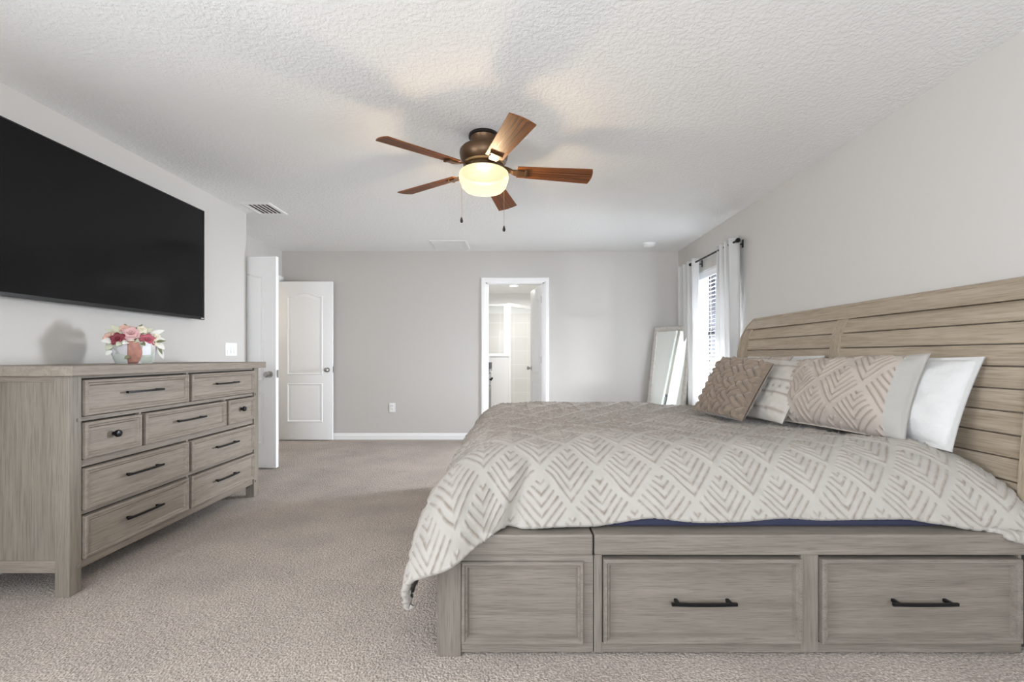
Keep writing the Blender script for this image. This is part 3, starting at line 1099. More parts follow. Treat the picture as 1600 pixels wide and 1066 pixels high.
def rose(c, r, mat, face=None, seed=0):
    rnd = random.Random(seed)
    bm = B()
    base = V(0, 0, 0)
    for layer, (cnt, tl, w, l, out) in enumerate(((3, 0.02, 0.24, 0.62, 0.05), (4, 0.22, 0.36, 0.72, 0.2), (5, 0.55, 0.50, 0.86, 0.4), (6, 0.92, 0.58, 1.0, 0.55))):
        for k in range(cnt):
            petal_patch(bm, base, 2 * PI * (k + 0.37 * layer) / cnt + rnd.uniform(-0.15, 0.15), tl, w * r, l * r, 0.55, out)
    if face is not None:
        q = Z.rotation_difference(Vector(face).normalized())
        bmesh.ops.rotate(bm, verts=bm.verts, cent=(0, 0, 0), matrix=q.to_matrix())
    bmesh.ops.translate(bm, verts=bm.verts, vec=Vector(c))
    o = obj('rose', bm, M[mat], fl, smooth=True, angle=80)
    o.modifiers.new('petal', 'SOLIDIFY').thickness = 0.0012
    return o


FR, RT = V(0.646, -0.763, 0), V(0.763, 0.646, 0)     # towards the room, and along the wall


def fc(x, z, d=0.0):
    return FC + RT * x + FR * d + Z * z


def fd(x, d, z):
    return RT * x + FR * d + Z * z


for p, r_, mt, f, sd_ in (
        (fc(-0.014, 0.172, 0.045), 0.053, 'petal_pink', fd(-0.05, 1, 0.55), 1), (fc(-0.072, 0.142, 0.06), 0.041, 'petal_wine', fd(-0.3, 1, 0.25), 2),
        (fc(0.058, 0.140, 0.062), 0.043, 'petal_rose', fd(0.25, 1, 0.3), 3), (fc(-0.108, 0.150, 0.02), 0.038, 'petal_peach', fd(-0.7, 0.7, 0.35), 4),
        (fc(-0.075, 0.185, 0.0), 0.036, 'petal_cream', fd(-0.4, 0.6, 0.8), 5), (fc(0.045, 0.190, 0.0), 0.036, 'petal_cream', fd(0.2, 0.7, 0.8), 6),
        (fc(0.098, 0.155, 0.02), 0.034, 'petal_cream', fd(0.7, 0.8, 0.4), 7), (fc(-0.045, 0.205, 0.02), 0.030, 'petal_peach', fd(-0.3, 0.9, 0.6), 11), (fc(0.032, 0.200, 0.035), 0.030, 'petal_cream', fd(0.3, 0.9, 0.6), 12), (fc(0.092, 0.128, 0.05), 0.028, 'petal_cream', fd(0.6, 0.9, 0.1), 13), (fc(-0.012, 0.122, 0.092), 0.022, 'petal_cream', fd(0.0, 1, 0.1), 14),
        (fc(0.0, 0.165, -0.07), 0.044, 'petal_pink', fd(0, -0.8, 0.6), 8),
        (fc(-0.06, 0.165, -0.06), 0.038, 'petal_wine', fd(-0.5, -0.6, 0.6), 9), (fc(0.07, 0.165, -0.055), 0.038, 'petal_cream', fd(0.5, -0.6, 0.6), 10)):
    rose(p, r_, mt, f, sd_)


def leaf(c, d, l, w, mat, bend=0.35):
    c, d = Vector(c), Vector(d).normalized()
    s = (d.cross(FR) + d.cross(Z) * 0.4)
    s = s.normalized() if s.length > 0.05 else RT
    u = s.cross(d)
    bm = B()
    rows = []
    for i in range(8):
        t = i / 7
        wd = w * math.sin(PI * min(0.98, 0.06 + 0.92 * t)) ** 0.9
        mid = c + d * (l * t) - u * (bend * l * t * t)
        rows.append([bm.verts.new(mid + s * (q * wd) + u * (abs(q) * wd * 0.25)) for q in (-1, -0.5, 0, 0.5, 1)])
    for a, b in zip(rows, rows[1:]):
        for j in range(4):
            bm.faces.new((a[j], a[j + 1], b[j + 1], b[j]))
    o = obj('leaf', bm, M[mat], fl, smooth=True, angle=80)
    o.modifiers.new('leaf', 'SOLIDIFY').thickness = 0.001


for c, d, l, w, mt in (
        (fc(-0.05, 0.17, 0.02), fd(-0.6, 0.3, 0.75), 0.075, 0.017, 'leaf_pale'), (fc(-0.03, 0.18, 0.01), fd(-0.2, 0.3, 0.9), 0.055, 0.016, 'leaf_green'),
        (fc(0.01, 0.185, 0.0), fd(0.3, 0.3, 0.7), 0.055, 0.014, 'leaf_green'), (fc(0.03, 0.18, 0.02), fd(0.7, 0.3, 0.5), 0.06, 0.013, 'leaf_pale'),
        (fc(0.07, 0.17, 0.02), fd(0.8, 0.2, 0.5), 0.075, 0.016, 'leaf_white'), (fc(0.09, 0.14, 0.04), fd(0.9, 0.3, 0.2), 0.05, 0.016, 'leaf_white'),
        (fc(0.10, 0.125, 0.04), fd(0.6, 0.3, -0.5), 0.055, 0.017, 'leaf_white'), (fc(0.108, 0.10, 0.03), fd(0.35, 0.3, -0.8), 0.075, 0.014, 'leaf_white'),
        (fc(0.10, 0.13, 0.06), fd(0.6, 0.4, 0.2), 0.045, 0.009, 'leaf_green'), (fc(0.11, 0.105, 0.045), fd(0.3, 0.3, -0.7), 0.05, 0.008, 'leaf_green'),
        (fc(-0.09, 0.13, 0.05), fd(-0.8, 0.5, 0.1), 0.055, 0.018, 'leaf_white'), (fc(-0.095, 0.12, 0.04), fd(-0.5, 0.5, -0.6), 0.05, 0.018, 'leaf_pale'),
        (fc(-0.10, 0.08, 0.04), fd(-0.5, 0.3, -0.5), 0.04, 0.014, 'leaf_white'), (fc(-0.03, 0.13, 0.09), fd(-0.3, 0.9, -0.1), 0.045, 0.016, 'leaf_white'),
        (fc(0.0, 0.13, 0.09), fd(0.2, 0.9, 0.2), 0.045, 0.016, 'leaf_pale'), (fc(0.03, 0.125, 0.09), fd(0.3, 0.9, -0.2), 0.04, 0.012, 'leaf_green'),
        (fc(-0.06, 0.125, 0.085), fd(-0.3, 0.8, -0.3), 0.04, 0.014, 'leaf_pale'), (fc(-0.09, 0.18, 0.0), fd(-0.7, 0.2, 0.5), 0.045, 0.010, 'leaf_pale'),
        (fc(-0.02, 0.045, 0.105), fd(-0.6, 0.5, -0.3), 0.03, 0.011, 'leaf_green')):
    leaf(c, d, l, w, mt)

# ------------------------------------------------------------------ bed
BY0, BY1 = 1.612, 3.842
BX0, BXE = -0.276, 1.826
bed = thing('bed', (0.9, 2.73, 0), 'grey-washed oak storage bed with a curved plank headboard', 'bed')
# storage plinth under the mattress
bm = B()
box(bm, BX0 + 0.02, BXE + 0.06, BY0 + 0.03, BY1 - 0.03, 0.012, 0.362)
obj('inner_case', bm, M['dark_gap'], bed)
XS = 0.285  # seam between the foot chest and the drawer unit
for side in (0, 1):
    yf = BY0 if side == 0 else BY1
    Nn = -Y if side == 0 else Y
    def fbox(bm, x0, x1, z0, z1, d0, d1, bev=0.0):
        obox(bm, V(0, yf, 0), X, Z, Nn, x0, x1, z0, z1, -d1, -d0, bev)
    # foot chest end
    bm = B()
    fbox(bm, BX0, BX0 + 0.086, 0, 0.362, -0.004, 0.08, 0.002)
    obj('foot_post', bm, M['bed_z'], bed)
    bm = B()
    fbox(bm, BX0 + 0.087, XS, 0.012, 0.058, 0, 0.03, 0.001)
    fbox(bm, BX0 + 0.087, XS, 0.335, 0.362, 0, 0.03, 0.001)
    fbox(bm, XS - 0.036, XS, 0.058, 0.335, 0, 0.03, 0.001)
    obj('chest_frame', bm, M['bed_x'], bed)
    bm = B()
    profile_panel(bm, rect_outline(BX0 + 0.088, XS - 0.035, 0.047, 0.342), V(0, yf, 0), X, Z, Nn,
                  [(0, -0.004), (0, 0.012), (0.004, 0.017), (0.011, 0.017), (0.016, 0.009), (0.021, 0.009), (0.027, -0.006), (0.034, -0.006)])
    obj('chest_panel', bm, M['bed_x'], bed)
    bm = B()
    fbox(bm, BX0 - 0.012, XS - 0.002, 0.364, 0.438, -0.010, 0.2, 0.006)
    obj('chest_lid', bm, M['bed_x'], bed)
    # drawer unit
    bm = B(); fbox(bm, XS + 0.003, BXE + 0.09, 0.364, 0.438, -0.010, 0.16, 0.006)
    obj('side_rail', bm, M['bed_x'], bed)
    D = [(0.320, 1.028), (1.098, 1.812)]
    bm = B()
    bm.free()
    for xa, xb in ((XS + 0.003, D[0][0] - 0.003), (D[0][1] + 0.003, D[1][0] - 0.003), (D[1][1] + 0.003, BXE)):
        bm = B(); fbox(bm, xa, xb, 0.012, 0.362, 0, 0.03, 0.001)
        obj('drawer_stile', bm, M['bed_z'], bed)
    for a, b in D:
        bm = B(); fbox(bm, a - 0.003, b + 0.003, 0.012, 0.048, 0, 0.03, 0.001)
        obj('drawer_rail', bm, M['bed_x'], bed)
    for a, b in D:
        bm = B()
        profile_panel(bm, rect_outline(a, b, 0.052, 0.353), V(0, yf, 0), X, Z, Nn,
                      [(0, -0.015), (0, 0.017), (0.004, 0.022), (0.011, 0.022), (0.016, 0.014), (0.021, 0.014), (0.027, -0.001), (0.034, -0.001)])
        dw = obj('drawer', bm, M['bed_x'], bed)
        bm = B(); bar_pull(bm, V((a + b) / 2, yf, 0.200) - Nn * 0.001, X, Nn, 0.232, 0.034)
        obj('handle', bm, M['black_metal'], dw)
# foot end of the storage chest
bm = B()
box(bm, BX0, BX0 + 0.03, BY0 + 0.08, BY1 - 0.08, 0.012, 0.362, 0.001)
for a, b in ((BY0 + 0.1, 2.70), (2.76, BY1 - 0.1)):
    profile_panel(bm, rect_outline(a, b, 0.05, 0.34), V(BX0, 0, 0), Y, Z, -X, [(0, 0.0), (0, 0.010), (0.004, 0.013), (0.012, 0.012), (0.02, 0.004), (0.034, 0.001)])
obj('foot_panel', bm, M['dresser_y'], bed)
bm = B(); box(bm, BX0 - 0.012, XS - 0.002, BY0 + 0.195, BY1 - 0.195, 0.364, 0.438, 0.004)
obj('chest_lid', bm, M['bed_x'], bed)
bm = B(); box(bm, XS, BXE + 0.05, BY0 + 0.15, BY1 - 0.15, 0.36, 0.40)
obj('slat_deck', bm, M['bed_x'], bed)


def hx(z):
    """front surface of the sleigh headboard at height z"""
    return 1.905 + 0.045 * (max(0.0, z - 0.55) / 0.5) ** 1.2 + 0.10 * (max(0.0, z - 1.15) / 0.25) ** 2.2


def hstrip(bm, y0, y1, z0, z1, lift, thick, nz=8, bev=0.003):
    """a slab following the sleigh curve; edges slightly rounded"""
    zs = [z0 + bev * 0.0] + [z0 + (z1 - z0) * k / nz for k in range(1, nz)] + [z1]
    loops = []
    front, back = [], []
    for z in zs:
        front.append((hx(z) - lift, z))
        back.append((min(hx(z) - lift + thick, 2.118), z))
    front[0] = (front[0][0] + bev, front[0][1]); front[-1] = (front[-1][0] + bev, front[-1][1])
    sec = [(front[0][0], zs[0])] + [(hx(zs[0] + bev) - lift, zs[0] + bev)] + front[1:-1] + [(hx(zs[-1] - bev) - lift, zs[-1] - bev)] + [front[-1]] + back[::-1]
    for y in (y0, y1):
        loops.append([V(x, y, z) for x, z in sec])
    loops_mesh(bm, loops, cap_end=True, cap_start=True)


hb = thing('headboard', (1.95, 2.73, 0), '', '')
del hb['label'], hb['category']
hb.parent = bed
hb.location = V(1.95, 2.73, 0) - bed.location
HY0, HY1 = 1.585, 3.862
for y0, y1 in ((HY0, HY0 + 0.10), (2.69, 2.762), (HY1 - 0.10, HY1)):
    bm = B(); hstrip(bm, y0, y1, 0.0 if y0 != 2.69 else 0.3, 1.303, 0.014, 0.055, nz=22)
    obj('stile', bm, M['head_z'], hb, smooth=True, angle=30)
bm = B()
hstrip(bm, HY0, HY1, 1.303, 1.385, 0.016, 0.060, nz=8)
obj('top_rail', bm, M['head_y'], hb, smooth=True, angle=30)
bm = B()
pr = [(hx(1.30) - 0.02, 1.382), (hx(1.385) - 0.020, 1.392), (hx(1.385) - 0.008, 1.402), (hx(1.385) + 0.02, 1.406), (hx(1.385) + 0.042, 1.404), (hx(1.385) + 0.046, 1.38)]
pr[0] = (hx(1.385) - 0.014, 1.380)
loops_mesh(bm, [[V(x, y, z) for x, z in pr] for y in (HY0, HY1)], cap_end=True, cap_start=True)
obj('top_cap', bm, M['head_y'], hb, smooth=True, angle=50)
zs = [1.303 - 0.0885 * k for k in range(12)]
for y0, y1 in ((HY0 + 0.10, 2.69), (2.762, HY1 - 0.10)):
    bm = B()
    for za, zb in zip(zs, zs[1:]):
        hstrip(bm, y0, y1, zb + 0.002, za - 0.002, 0.0, 0.025, nz=3, bev=0.004)
    obj('plank_panel', bm, M['head_y'], hb, smooth=True, angle=30)
# rounded outer edge bead on each end of the headboard
for y0, y1 in ((HY0 - 0.012, HY0 + 0.002), (HY1 - 0.002, HY1 + 0.012)):
    bm = B(); hstrip(bm, y0, y1, 0.0, 1.395, 0.024, 0.085, nz=24)
    obj('end_edge', bm, M['head_z'], hb, smooth=True, angle=30)

# box spring and mattress
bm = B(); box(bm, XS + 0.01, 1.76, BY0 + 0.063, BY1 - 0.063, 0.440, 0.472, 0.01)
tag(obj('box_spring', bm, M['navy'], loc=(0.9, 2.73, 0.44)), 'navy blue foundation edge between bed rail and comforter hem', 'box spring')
bm = B(); box(bm, -0.04, 1.80, 1.82, 3.62, 0.474, 0.635, 0.05)
tag(obj('mattress', bm, M['mattress'], loc=(0.9, 2.73, 0.486), smooth=True), 'white mattress hidden beneath the tufted comforter', 'mattress')

# ------------------------------------------------------------------ comforter
XF, XH, YN, YFAR, ZT = -0.055, 1.70, 1.955, 3.52, 0.700
LF, LH, LN, LFR = 0.62, 0.30, 0.425, 0.40
ST = 0.004
A = np.arange(XF - LF, XH + LH + 1e-6, ST)
Bv = np.arange(YN - LN, YFAR + LFR + 1e-6, ST)
aa, bb = np.meshgrid(A, Bv, indexing='ij')


def vnoise(x, y, seed):
    """smooth value noise"""
    rs = np.random.RandomState(seed)
    g = rs.rand(64, 64) * 2 - 1
    xi, yi = np.floor(x).astype(int), np.floor(y).astype(int)
    fx, fy = x - xi, y - yi
    fx, fy = fx * fx * (3 - 2 * fx), fy * fy * (3 - 2 * fy)
    q = lambda i, j: g[(xi + i) % 64, (yi + j) % 64]
    return (q(0, 0) * (1 - fx) + q(1, 0) * fx) * (1 - fy) + (q(0, 1) * (1 - fx) + q(1, 1) * fx) * fy


def drape(d, R, th):
    arc = R * th
    ph = np.minimum(d, arc) / R
    h = R * np.sin(ph) + np.maximum(0, d - arc) * math.cos(th)
    v = R * (1 - np.cos(ph)) + np.maximum(0, d - arc) * math.sin(th)
    return h, v


hemw = 0.012 * np.sin(aa * 5.1 + 0.6) + 0.008 * vnoise(aa * 5, aa * 0, 3)
scorner = np.clip((0.01 - aa) / 0.30, 0, 1)
scorner = scorner * scorner * (3 - 2 * scorner)
rise = 0.030 * np.clip((aa - 0.30) / 0.2, 0, 1) * np.clip((1.66 - aa) / 0.2, 0, 1)
dn = np.maximum(0, YN - bb) * (1 - 0.5 * hemw - rise / LN) * (1 + 0.19 * scorner + 0.10 * np.clip((aa - 1.62) / 0.25, 0, 1))
df = np.maximum(0, XF - aa)
dh = np.maximum(0, aa - XH)
dfr = np.maximum(0, bb - YFAR)
hn, vn = drape(dn, 0.30, math.radians(64))
hf, vf = drape(df, 0.25, math.radians(77))
hhd, vh = drape(dh, 0.25, math.radians(50))
hfr, vfr = drape(dfr, 0.2, math.radians(80))


Cn = (0.30, math.radians(64)); Cf = (0.25, math.radians(77)); Ch = (0.25, math.radians(50)); Cr = (0.2, math.radians(80))


def corner(dx, dy, hx_, vx_, hy_, vy_, Rx, Ry, tx, ty):
    d = np.hypot(dx, dy)
    d = d * (1 - 0.15 * (2 * dx * dy / np.maximum(d * d, 1e-12)) ** 2)
    d = np.where(d > 0.48, 0.48 + 0.17 * np.tanh((d - 0.48) / 0.17), d)
    w = dx * dx / np.maximum(dx * dx + dy * dy, 1e-12)
    both = (dx > 0) & (dy > 0)
    h1, v1 = drape(d, Rx, tx)
    h2, v2 = drape(d, Ry, ty)
    h, v = h1 * w + h2 * (1 - w), v1 * w + v2 * (1 - w)
    h = h * (1 + (0.32 if (tx, ty) == (Cf[1], Cn[1]) else 0.38 if (tx, ty) == (Ch[1], Cn[1]) else 0.0) * 4 * w * (1 - w) * np.clip(d / 0.30, 0, 1))
    dd = np.maximum(np.hypot(dx, dy), 1e-9)
    ux, uy = dx / dd, dy / dd
    return both, h * ux, h * uy, v


Pz = ZT - vn - vf - vh - vfr
Px = np.clip(aa, XF, XH) - hf + hhd
Py = np.clip(bb, YN, YFAR) - hn + hfr
for dx, cx, sx, x0 in ((df, Cf, -1, XF), (dh, Ch, 1, XH)):
    for dy, cy, sy, y0 in ((dn, Cn, -1, YN), (dfr, Cr, 1, YFAR)):
        both, ox, oy, v = corner(dx, dy, None, None, None, None, cx[0], cy[0], cx[1], cy[1])
        Px = np.where(both, x0 + sx * ox, Px)
        Py = np.where(both, y0 + sy * oy, Py)
        Pz = np.where(both, ZT - v, Pz)
# loft and soft rumples
top = np.exp(-((np.maximum(df, dn) / 0.12) ** 2))
Pz = Pz + 0.016 * vnoise(aa * 2.2, bb * 2.2, 11) * (0.3 + 0.7 * top) + 0.007 * vnoise(aa * 6, bb * 6, 12)
Pz = Pz + 0.012 * np.exp(-(((bb - 2.05) / 0.16) ** 2)) * np.exp(-((np.maximum(0, 0.1 - aa) / 0.2) ** 2))
# folds in the hanging edges
foldf = 0.030 * np.sin(bb * 11.0 + 1.3 * np.sin(bb * 3)) * np.clip(df / 0.45, 0, 1) ** 1.5 * np.clip((bb - YN) / 0.25, 0, 1)
Px = Px - foldf - 0.055 * np.clip(df / 0.6, 0, 1.2) ** 2.2
foldn = 0.010 * np.sin(aa * 9.0 + 2.1 * np.sin(aa * 2.3)) * np.clip(dn / 0.3, 0, 1) ** 1.5
Py = Py - foldn - 0.055 * scorner * np.clip(dn / 0.32, 0, 1.3) ** 2
# one deep crease where the near edge turns towards the foot
cr = (aa - (0.005 - 0.30 * (dn - 0.36)))
crease = np.exp(-(cr / 0.020) ** 2) * np.clip((dn - 0.10) / 0.12, 0, 1)
lift = np.exp(-((cr + 0.055) / 0.045) ** 2) * np.clip((dn - 0.10) / 0.12, 0, 1)
Py = Py + 0.040 * crease - 0.022 * lift
# keep the cloth on or outside the bed frame
def push(Px, Py, Pz):
    g = 0.014
    inside = (Px > BX0 - 0.012 - g) & (Py > BY0 - 0.012 - g) & (Py < BY1 + 0.012 + g) & (Pz < 0.438 + g)
    up = 0.438 + g - Pz + 0.5 * (scorner > 0.25)
    oy = Py - (BY0 - 0.012 - g)
    ox = Px - (BX0 - 0.012 - g)
    oyf = (BY1 + 0.012 + g) - Py
    mn = np.minimum(np.minimum(up, oyf), np.minimum(oy, ox))
    Pz = np.where(inside & (mn == up), 0.438 + g, Pz)
    Py = np.where(inside & (mn == oy) & (mn != up), BY0 - 0.012 - g, Py)
    Px = np.where(inside & (mn == ox) & (mn != up) & (mn != oy), BX0 - 0.012 - g, Px)
    Py = np.where(inside & (mn == oyf) & (mn != up) & (mn != oy) & (mn != ox), BY1 + 0.012 + g, Py)
    return Px, Py, Pz


def blur(a, n):
    for _ in range(n):
        b = np.pad(a, 1, mode='reflect', reflect_type='odd')
        a = (b[:-2, 1:-1] + b[2:, 1:-1] + b[1:-1, :-2] + b[1:-1, 2:] + 4 * b[1:-1, 1:-1]) / 8
    return a


over = np.maximum(0, -0.335 - Px)
Px = np.where(over > 0, -0.335 - 0.055 * np.tanh(over / 0.055), Px)
Pz = Pz - 0.8 * (over - 0.055 * np.tanh(over / 0.055))
for rep in range(3):
    Px, Py, Pz = push(Px, Py, Pz)
    Px, Py, Pz = blur(Px, 14), blur(Py, 14), blur(Pz, 14)
Px, Py, Pz = push(Px, Py, Pz)
Px, Py, Pz = blur(Px, 3), blur(Py, 3), blur(Pz, 3)
Px = np.where(Px > 1.86, 1.86 + 0.03 * np.tanh((Px - 1.86) / 0.03), Px)


def tufts(u, v, W, Hh, lines, margin=0.07, mode='V'):
    """diamonds filled with nested V lines; returns a 0..1 relief"""
    p = u / W + v / Hh
    q = -u / W + v / Hh
    pf, qf = p - np.floor(p), q - np.floor(q)
    mnm = np.minimum(pf, qf)
    mxm = np.maximum(pf, qf)
    edge = np.minimum(mnm, 1 - mxm)
    inn = np.clip((edge - margin * 0.6) / 0.03, 0, 1)
    ph = (mnm - margin) / (1 - 2 * margin) * lines
    ridge = np.clip(-0.80 + 1.8 * np.cos(2 * PI * (ph - 0.30)), 0, 1)
    return ridge * inn


def normals(P):
    du = np.gradient(P, axis=0)
    dv = np.gradient(P, axis=1)
    n = np.cross(du, dv)
    n /= np.maximum(np.linalg.norm(n, axis=-1, keepdims=True), 1e-12)
    return n


P = np.stack([Px, Py, Pz], -1)
Nn = normals(P)
if Nn[len(A) // 2, len(Bv) // 2, 2] < 0:
    Nn = -Nn
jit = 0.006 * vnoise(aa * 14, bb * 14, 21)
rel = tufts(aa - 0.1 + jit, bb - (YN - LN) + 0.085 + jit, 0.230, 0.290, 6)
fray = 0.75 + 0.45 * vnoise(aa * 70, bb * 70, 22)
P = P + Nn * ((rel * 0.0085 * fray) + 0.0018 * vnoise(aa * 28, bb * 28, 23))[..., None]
# rolled hem all round
def pad_edges(P, Nn):
    def ring(e, n, inner):
        t = (inner - e); t /= np.maximum(np.linalg.norm(t, axis=-1, keepdims=True), 1e-9)
        return [e - t * 0.007 - n * 0.008, e - t * 0.004 - n * 0.018, e + t * 0.02 - n * 0.022]
    a = ring(P[:, 0], Nn[:, 0], P[:, 4]); b = ring(P[:, -1], Nn[:, -1], P[:, -5])
    P = np.concatenate([np.stack(a[::-1], 1), P, np.stack(b, 1)], 1)
    Nn = np.concatenate([np.repeat(Nn[:, :1], 3, 1), Nn, np.repeat(Nn[:, -1:], 3, 1)], 1)
    a = ring(P[0], Nn[0], P[4]); b = ring(P[-1], Nn[-1], P[-5])
    return np.concatenate([np.stack(a[::-1], 0), P, np.stack(b, 0)], 0)


P = pad_edges(P, Nn)
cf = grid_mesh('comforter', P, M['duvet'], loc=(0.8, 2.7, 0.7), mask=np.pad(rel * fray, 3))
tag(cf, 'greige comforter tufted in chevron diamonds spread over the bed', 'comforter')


# ------------------------------------------------------------------ pillows
def pillow(name, c00, c10, c11, c01, thick, label, mat, res=90, pinch=0.05, relief=None, back=None, flange=0.0, power=0.55, border=0.0, sag=0.0, cat='pillow', group=None):
    """corners: c00 base far, c10 base near, c11 top near, c01 top far; +n faces the room"""
    c = [np.array(q, float) for q in (c00, c10, c11, c01)]
    ctr = sum(c) / 4
    t = thing(name, tuple(ctr), label, cat, group)
    u = np.linspace(-1, 1, res)
    uu, vv = np.meshgrid(u, u, indexing='ij')
    us = uu * (1 - pinch * (1 - vv ** 2) ** 1)
    vs = vv * (1 - pinch * (1 - uu ** 2) ** 1)
    s, q = (us + 1) / 2, (vs + 1) / 2
    base = (c[0] * ((1 - s) * (1 - q))[..., None] + c[1] * (s * (1 - q))[..., None] + c[2] * (s * q)[..., None] + c[3] * ((1 - s) * q)[..., None])
    nrm = np.cross(c[1] - c[0], c[3] - c[0]); nrm /= np.linalg.norm(nrm)
    if nrm[0] > 0:
        nrm = -nrm
    k = 1 - flange
    ui, vi = np.clip(uu / k, -1, 1), np.clip(vv / k, -1, 1)
    prof = ((1 - np.abs(ui) ** 2.6) * (1 - np.abs(vi) ** 2.6)) ** power
    prof *= 1 - sag * vv
    soft = 1 + 0.10 * vnoise(uu * 2 + 9, vv * 2 + 5, len(label))
    wr = 0.004 * vnoise(uu * 7 + 3, vv * 7 + 1, len(label) + 1) * np.clip(prof * 3, 0, 1)
    W, Hh = np.linalg.norm(c[1] - c[0]), np.linalg.norm(c[3] - c[0])
    msk = None
    for sgn, nm, mt in ((1, 'front', mat), (-1, 'back', back or mat)):
        th = (thick / 2) * prof * soft + wr + 0.002
        Pp = base + sgn * nrm * th[..., None]
        if sgn == 1 and relief is not None:
            n = normals(Pp)
            if (n[res // 2, res // 2] @ nrm) < 0:
                n = -n
            rl = (uu < 1 - 2 * border if border else 1) * relief(uu * W / 2, vv * Hh / 2) * np.clip((1 - np.maximum(np.abs(uu), np.abs(vv))) * 14, 0, 1)
            Pp = Pp + n * rl[..., None]
            msk = rl / max(rl.max(), 1e-6)
        if sgn == -1:
            Pp = Pp[::-1]
        if sgn == 1 and border:
            kb = int(res * (1 - border))
            grid_mesh('front', Pp[:kb], M[mt], t, mask=msk[:kb])
            e = grid_mesh('plain_border', Pp[kb - 1:], M['sham_plain'], t)
            e['label'] = 'plain grey border strip'
        else:
            grid_mesh(nm, Pp, M[mt], t, mask=msk if sgn == 1 else None)
    return t


def ruche(x, y):
    r = 0.7071
    x = x + 0.008 * vnoise(x * 22 + 8, y * 22 + 8, 31)
    p, q = (x + y) * r / 0.074, (x - y) * r / 0.074
    i, j = np.floor(p), np.floor(q)
    a, b = (p - i) * 2 - 1, (q - j) * 2 - 1
    odd = ((i + j) % 2) > 0.5
    al, ac = np.where(odd, a, b), np.where(odd, b, a)
    strand = np.abs(((ac + 1) * 1.0) % 1.0 * 2 - 1)
    h = np.sqrt(np.clip(1 - strand ** 2, 0, 1)) * (0.35 + 0.65 * np.cos(al * 1.35))
    return 0.030 * h


def sham_relief(W, Hh, off):
    def f(x, y):
        xx, yy = x + off + 0.01 * vnoise(x * 9 + 20, y * 9 + 20, 5), y + 0.01 * vnoise(x * 9 + 40, y * 9 + 11, 6)
        return 0.0075 * tufts(xx, yy, W, Hh, 6)
    return f


def stripes(x, y):
    h = np.zeros_like(x)
    for y0 in (-0.15, -0.045, 0.045, 0.15):
        h += 0.004 * np.exp(-(((y - y0) / 0.008) ** 2))
    for k in range(-4, 5):
        h += 0.005 * np.exp(-(((x - k * 0.045) ** 2 + y ** 2) / 0.009 ** 2))
    return h


zt = 0.712
pillow('ruched_pillow', (1.185, 2.90, zt), (1.275, 2.50, zt), (1.50, 2.585, 1.035), (1.40, 2.985, 1.06), 0.13,
       'small taupe ruched velvet pillow foremost on the bed', 'ruched', res=170, relief=ruche, pinch=0.04, cat='pillow')
pillow('striped_pillow', (1.37, 2.84, zt), (1.445, 2.41, zt), (1.675, 2.50, 1.045), (1.60, 2.92, 1.06), 0.12,
       'small cream pillow with raised stripes and dots behind the taupe one', 'striped', res=150, relief=stripes, pinch=0.03, cat='pillow')
pillow('pillow_sham', (1.47, 2.62, zt), (1.685, 1.93, zt - 0.01), (1.835, 1.97, 1.09), (1.68, 2.66, 1.055), 0.21,
       'large chevron-tufted pillow sham on the near side of the bed', 'sham', res=190, relief=sham_relief(0.23, 0.26, 0.05), back='sham_beige', flange=0.03, border=0.10, cat='pillow', group='chevron pillow shams')
pillow('pillow_sham', (1.50, 3.55, zt), (1.55, 2.88, zt), (1.78, 2.85, 1.078), (1.70, 3.58, 1.07), 0.17,
       'chevron-tufted pillow sham at the window side of the bed', 'sham', res=190, relief=sham_relief(0.23, 0.26, 0.0), back='sham_plain', flange=0.05, cat='pillow', group='chevron pillow shams')
pillow('pillow', (1.70, 2.60, zt), (1.76, 1.80, zt - 0.02), (1.925, 1.83, 1.075), (1.885, 2.60, 1.068), 0.15,
       'white quilted pillow against the headboard on the near side', 'white_cotton', res=90, flange=0.08, pinch=0.03, cat='pillow', group='white sleeping pillows')
pillow('pillow', (1.70, 3.60, zt), (1.72, 2.74, zt), (1.90, 2.735, 1.082), (1.885, 3.60, 1.075), 0.15,
       'white pillow against the headboard behind the window-side sham', 'white_cotton', res=90, flange=0.08, pinch=0.03, cat='pillow', group='white sleeping pillows')

# ------------------------------------------------------------------ ceiling fan
FN = V(-0.185, 2.76, H)
fan = thing('ceiling_fan', FN, 'bronze five-blade ceiling fan with a lit cream glass bowl', 'ceiling fan')
bm = B(); lathe(bm, [(0, 0), (0.090, 0), (0.093, -0.004), (0.093, -0.018), (0.088, -0.022)], FN, Z, 40)
obj('canopy_ring', bm, M['fan_dark'], fan, smooth=True)
bm = B(); lathe(bm, [(0.086, -0.018), (0.080, -0.03), (0.078, -0.07), (0.082, -0.085)], FN, Z, 40)
obj('canopy', bm, M['fan_bronze'], fan, smooth=True)
bm = B(); lathe(bm, [(0.05, -0.075), (0.112, -0.078), (0.136, -0.088), (0.148, -0.102), (0.150, -0.115), (0.146, -0.14), (0.135, -0.168), (0.122, -0.178), (0.06, -0.18)], FN, Z, 48)
obj('motor_housing', bm, M['fan_bronze'], fan, smooth=True)
bm = B(); lathe(bm, [(0.118, -0.176), (0.126, -0.180), (0.126, -0.192), (0.118, -0.196), (0.05, -0.198)], FN, Z, 48)
obj('flywheel', bm, M['fan_gold'], fan, smooth=True)
bm = B(); lathe(bm, [(0.06, -0.196), (0.118, -0.198), (0.128, -0.206), (0.132, -0.222), (0.138, -0.23), (0.148, -0.234), (0.139, -0.236)], FN, Z, 48)
lf = obj('light_fitter', bm, M['fan_bronze'], fan, smooth=True)
bm = B(); lathe(bm, [(0.139, -0.236), (0.0, -0.237)], FN, Z, 48)  # dark disc added to keep the inside of the lit bowl dim
obj('dark_disc', bm, M['fan_dark'], lf)
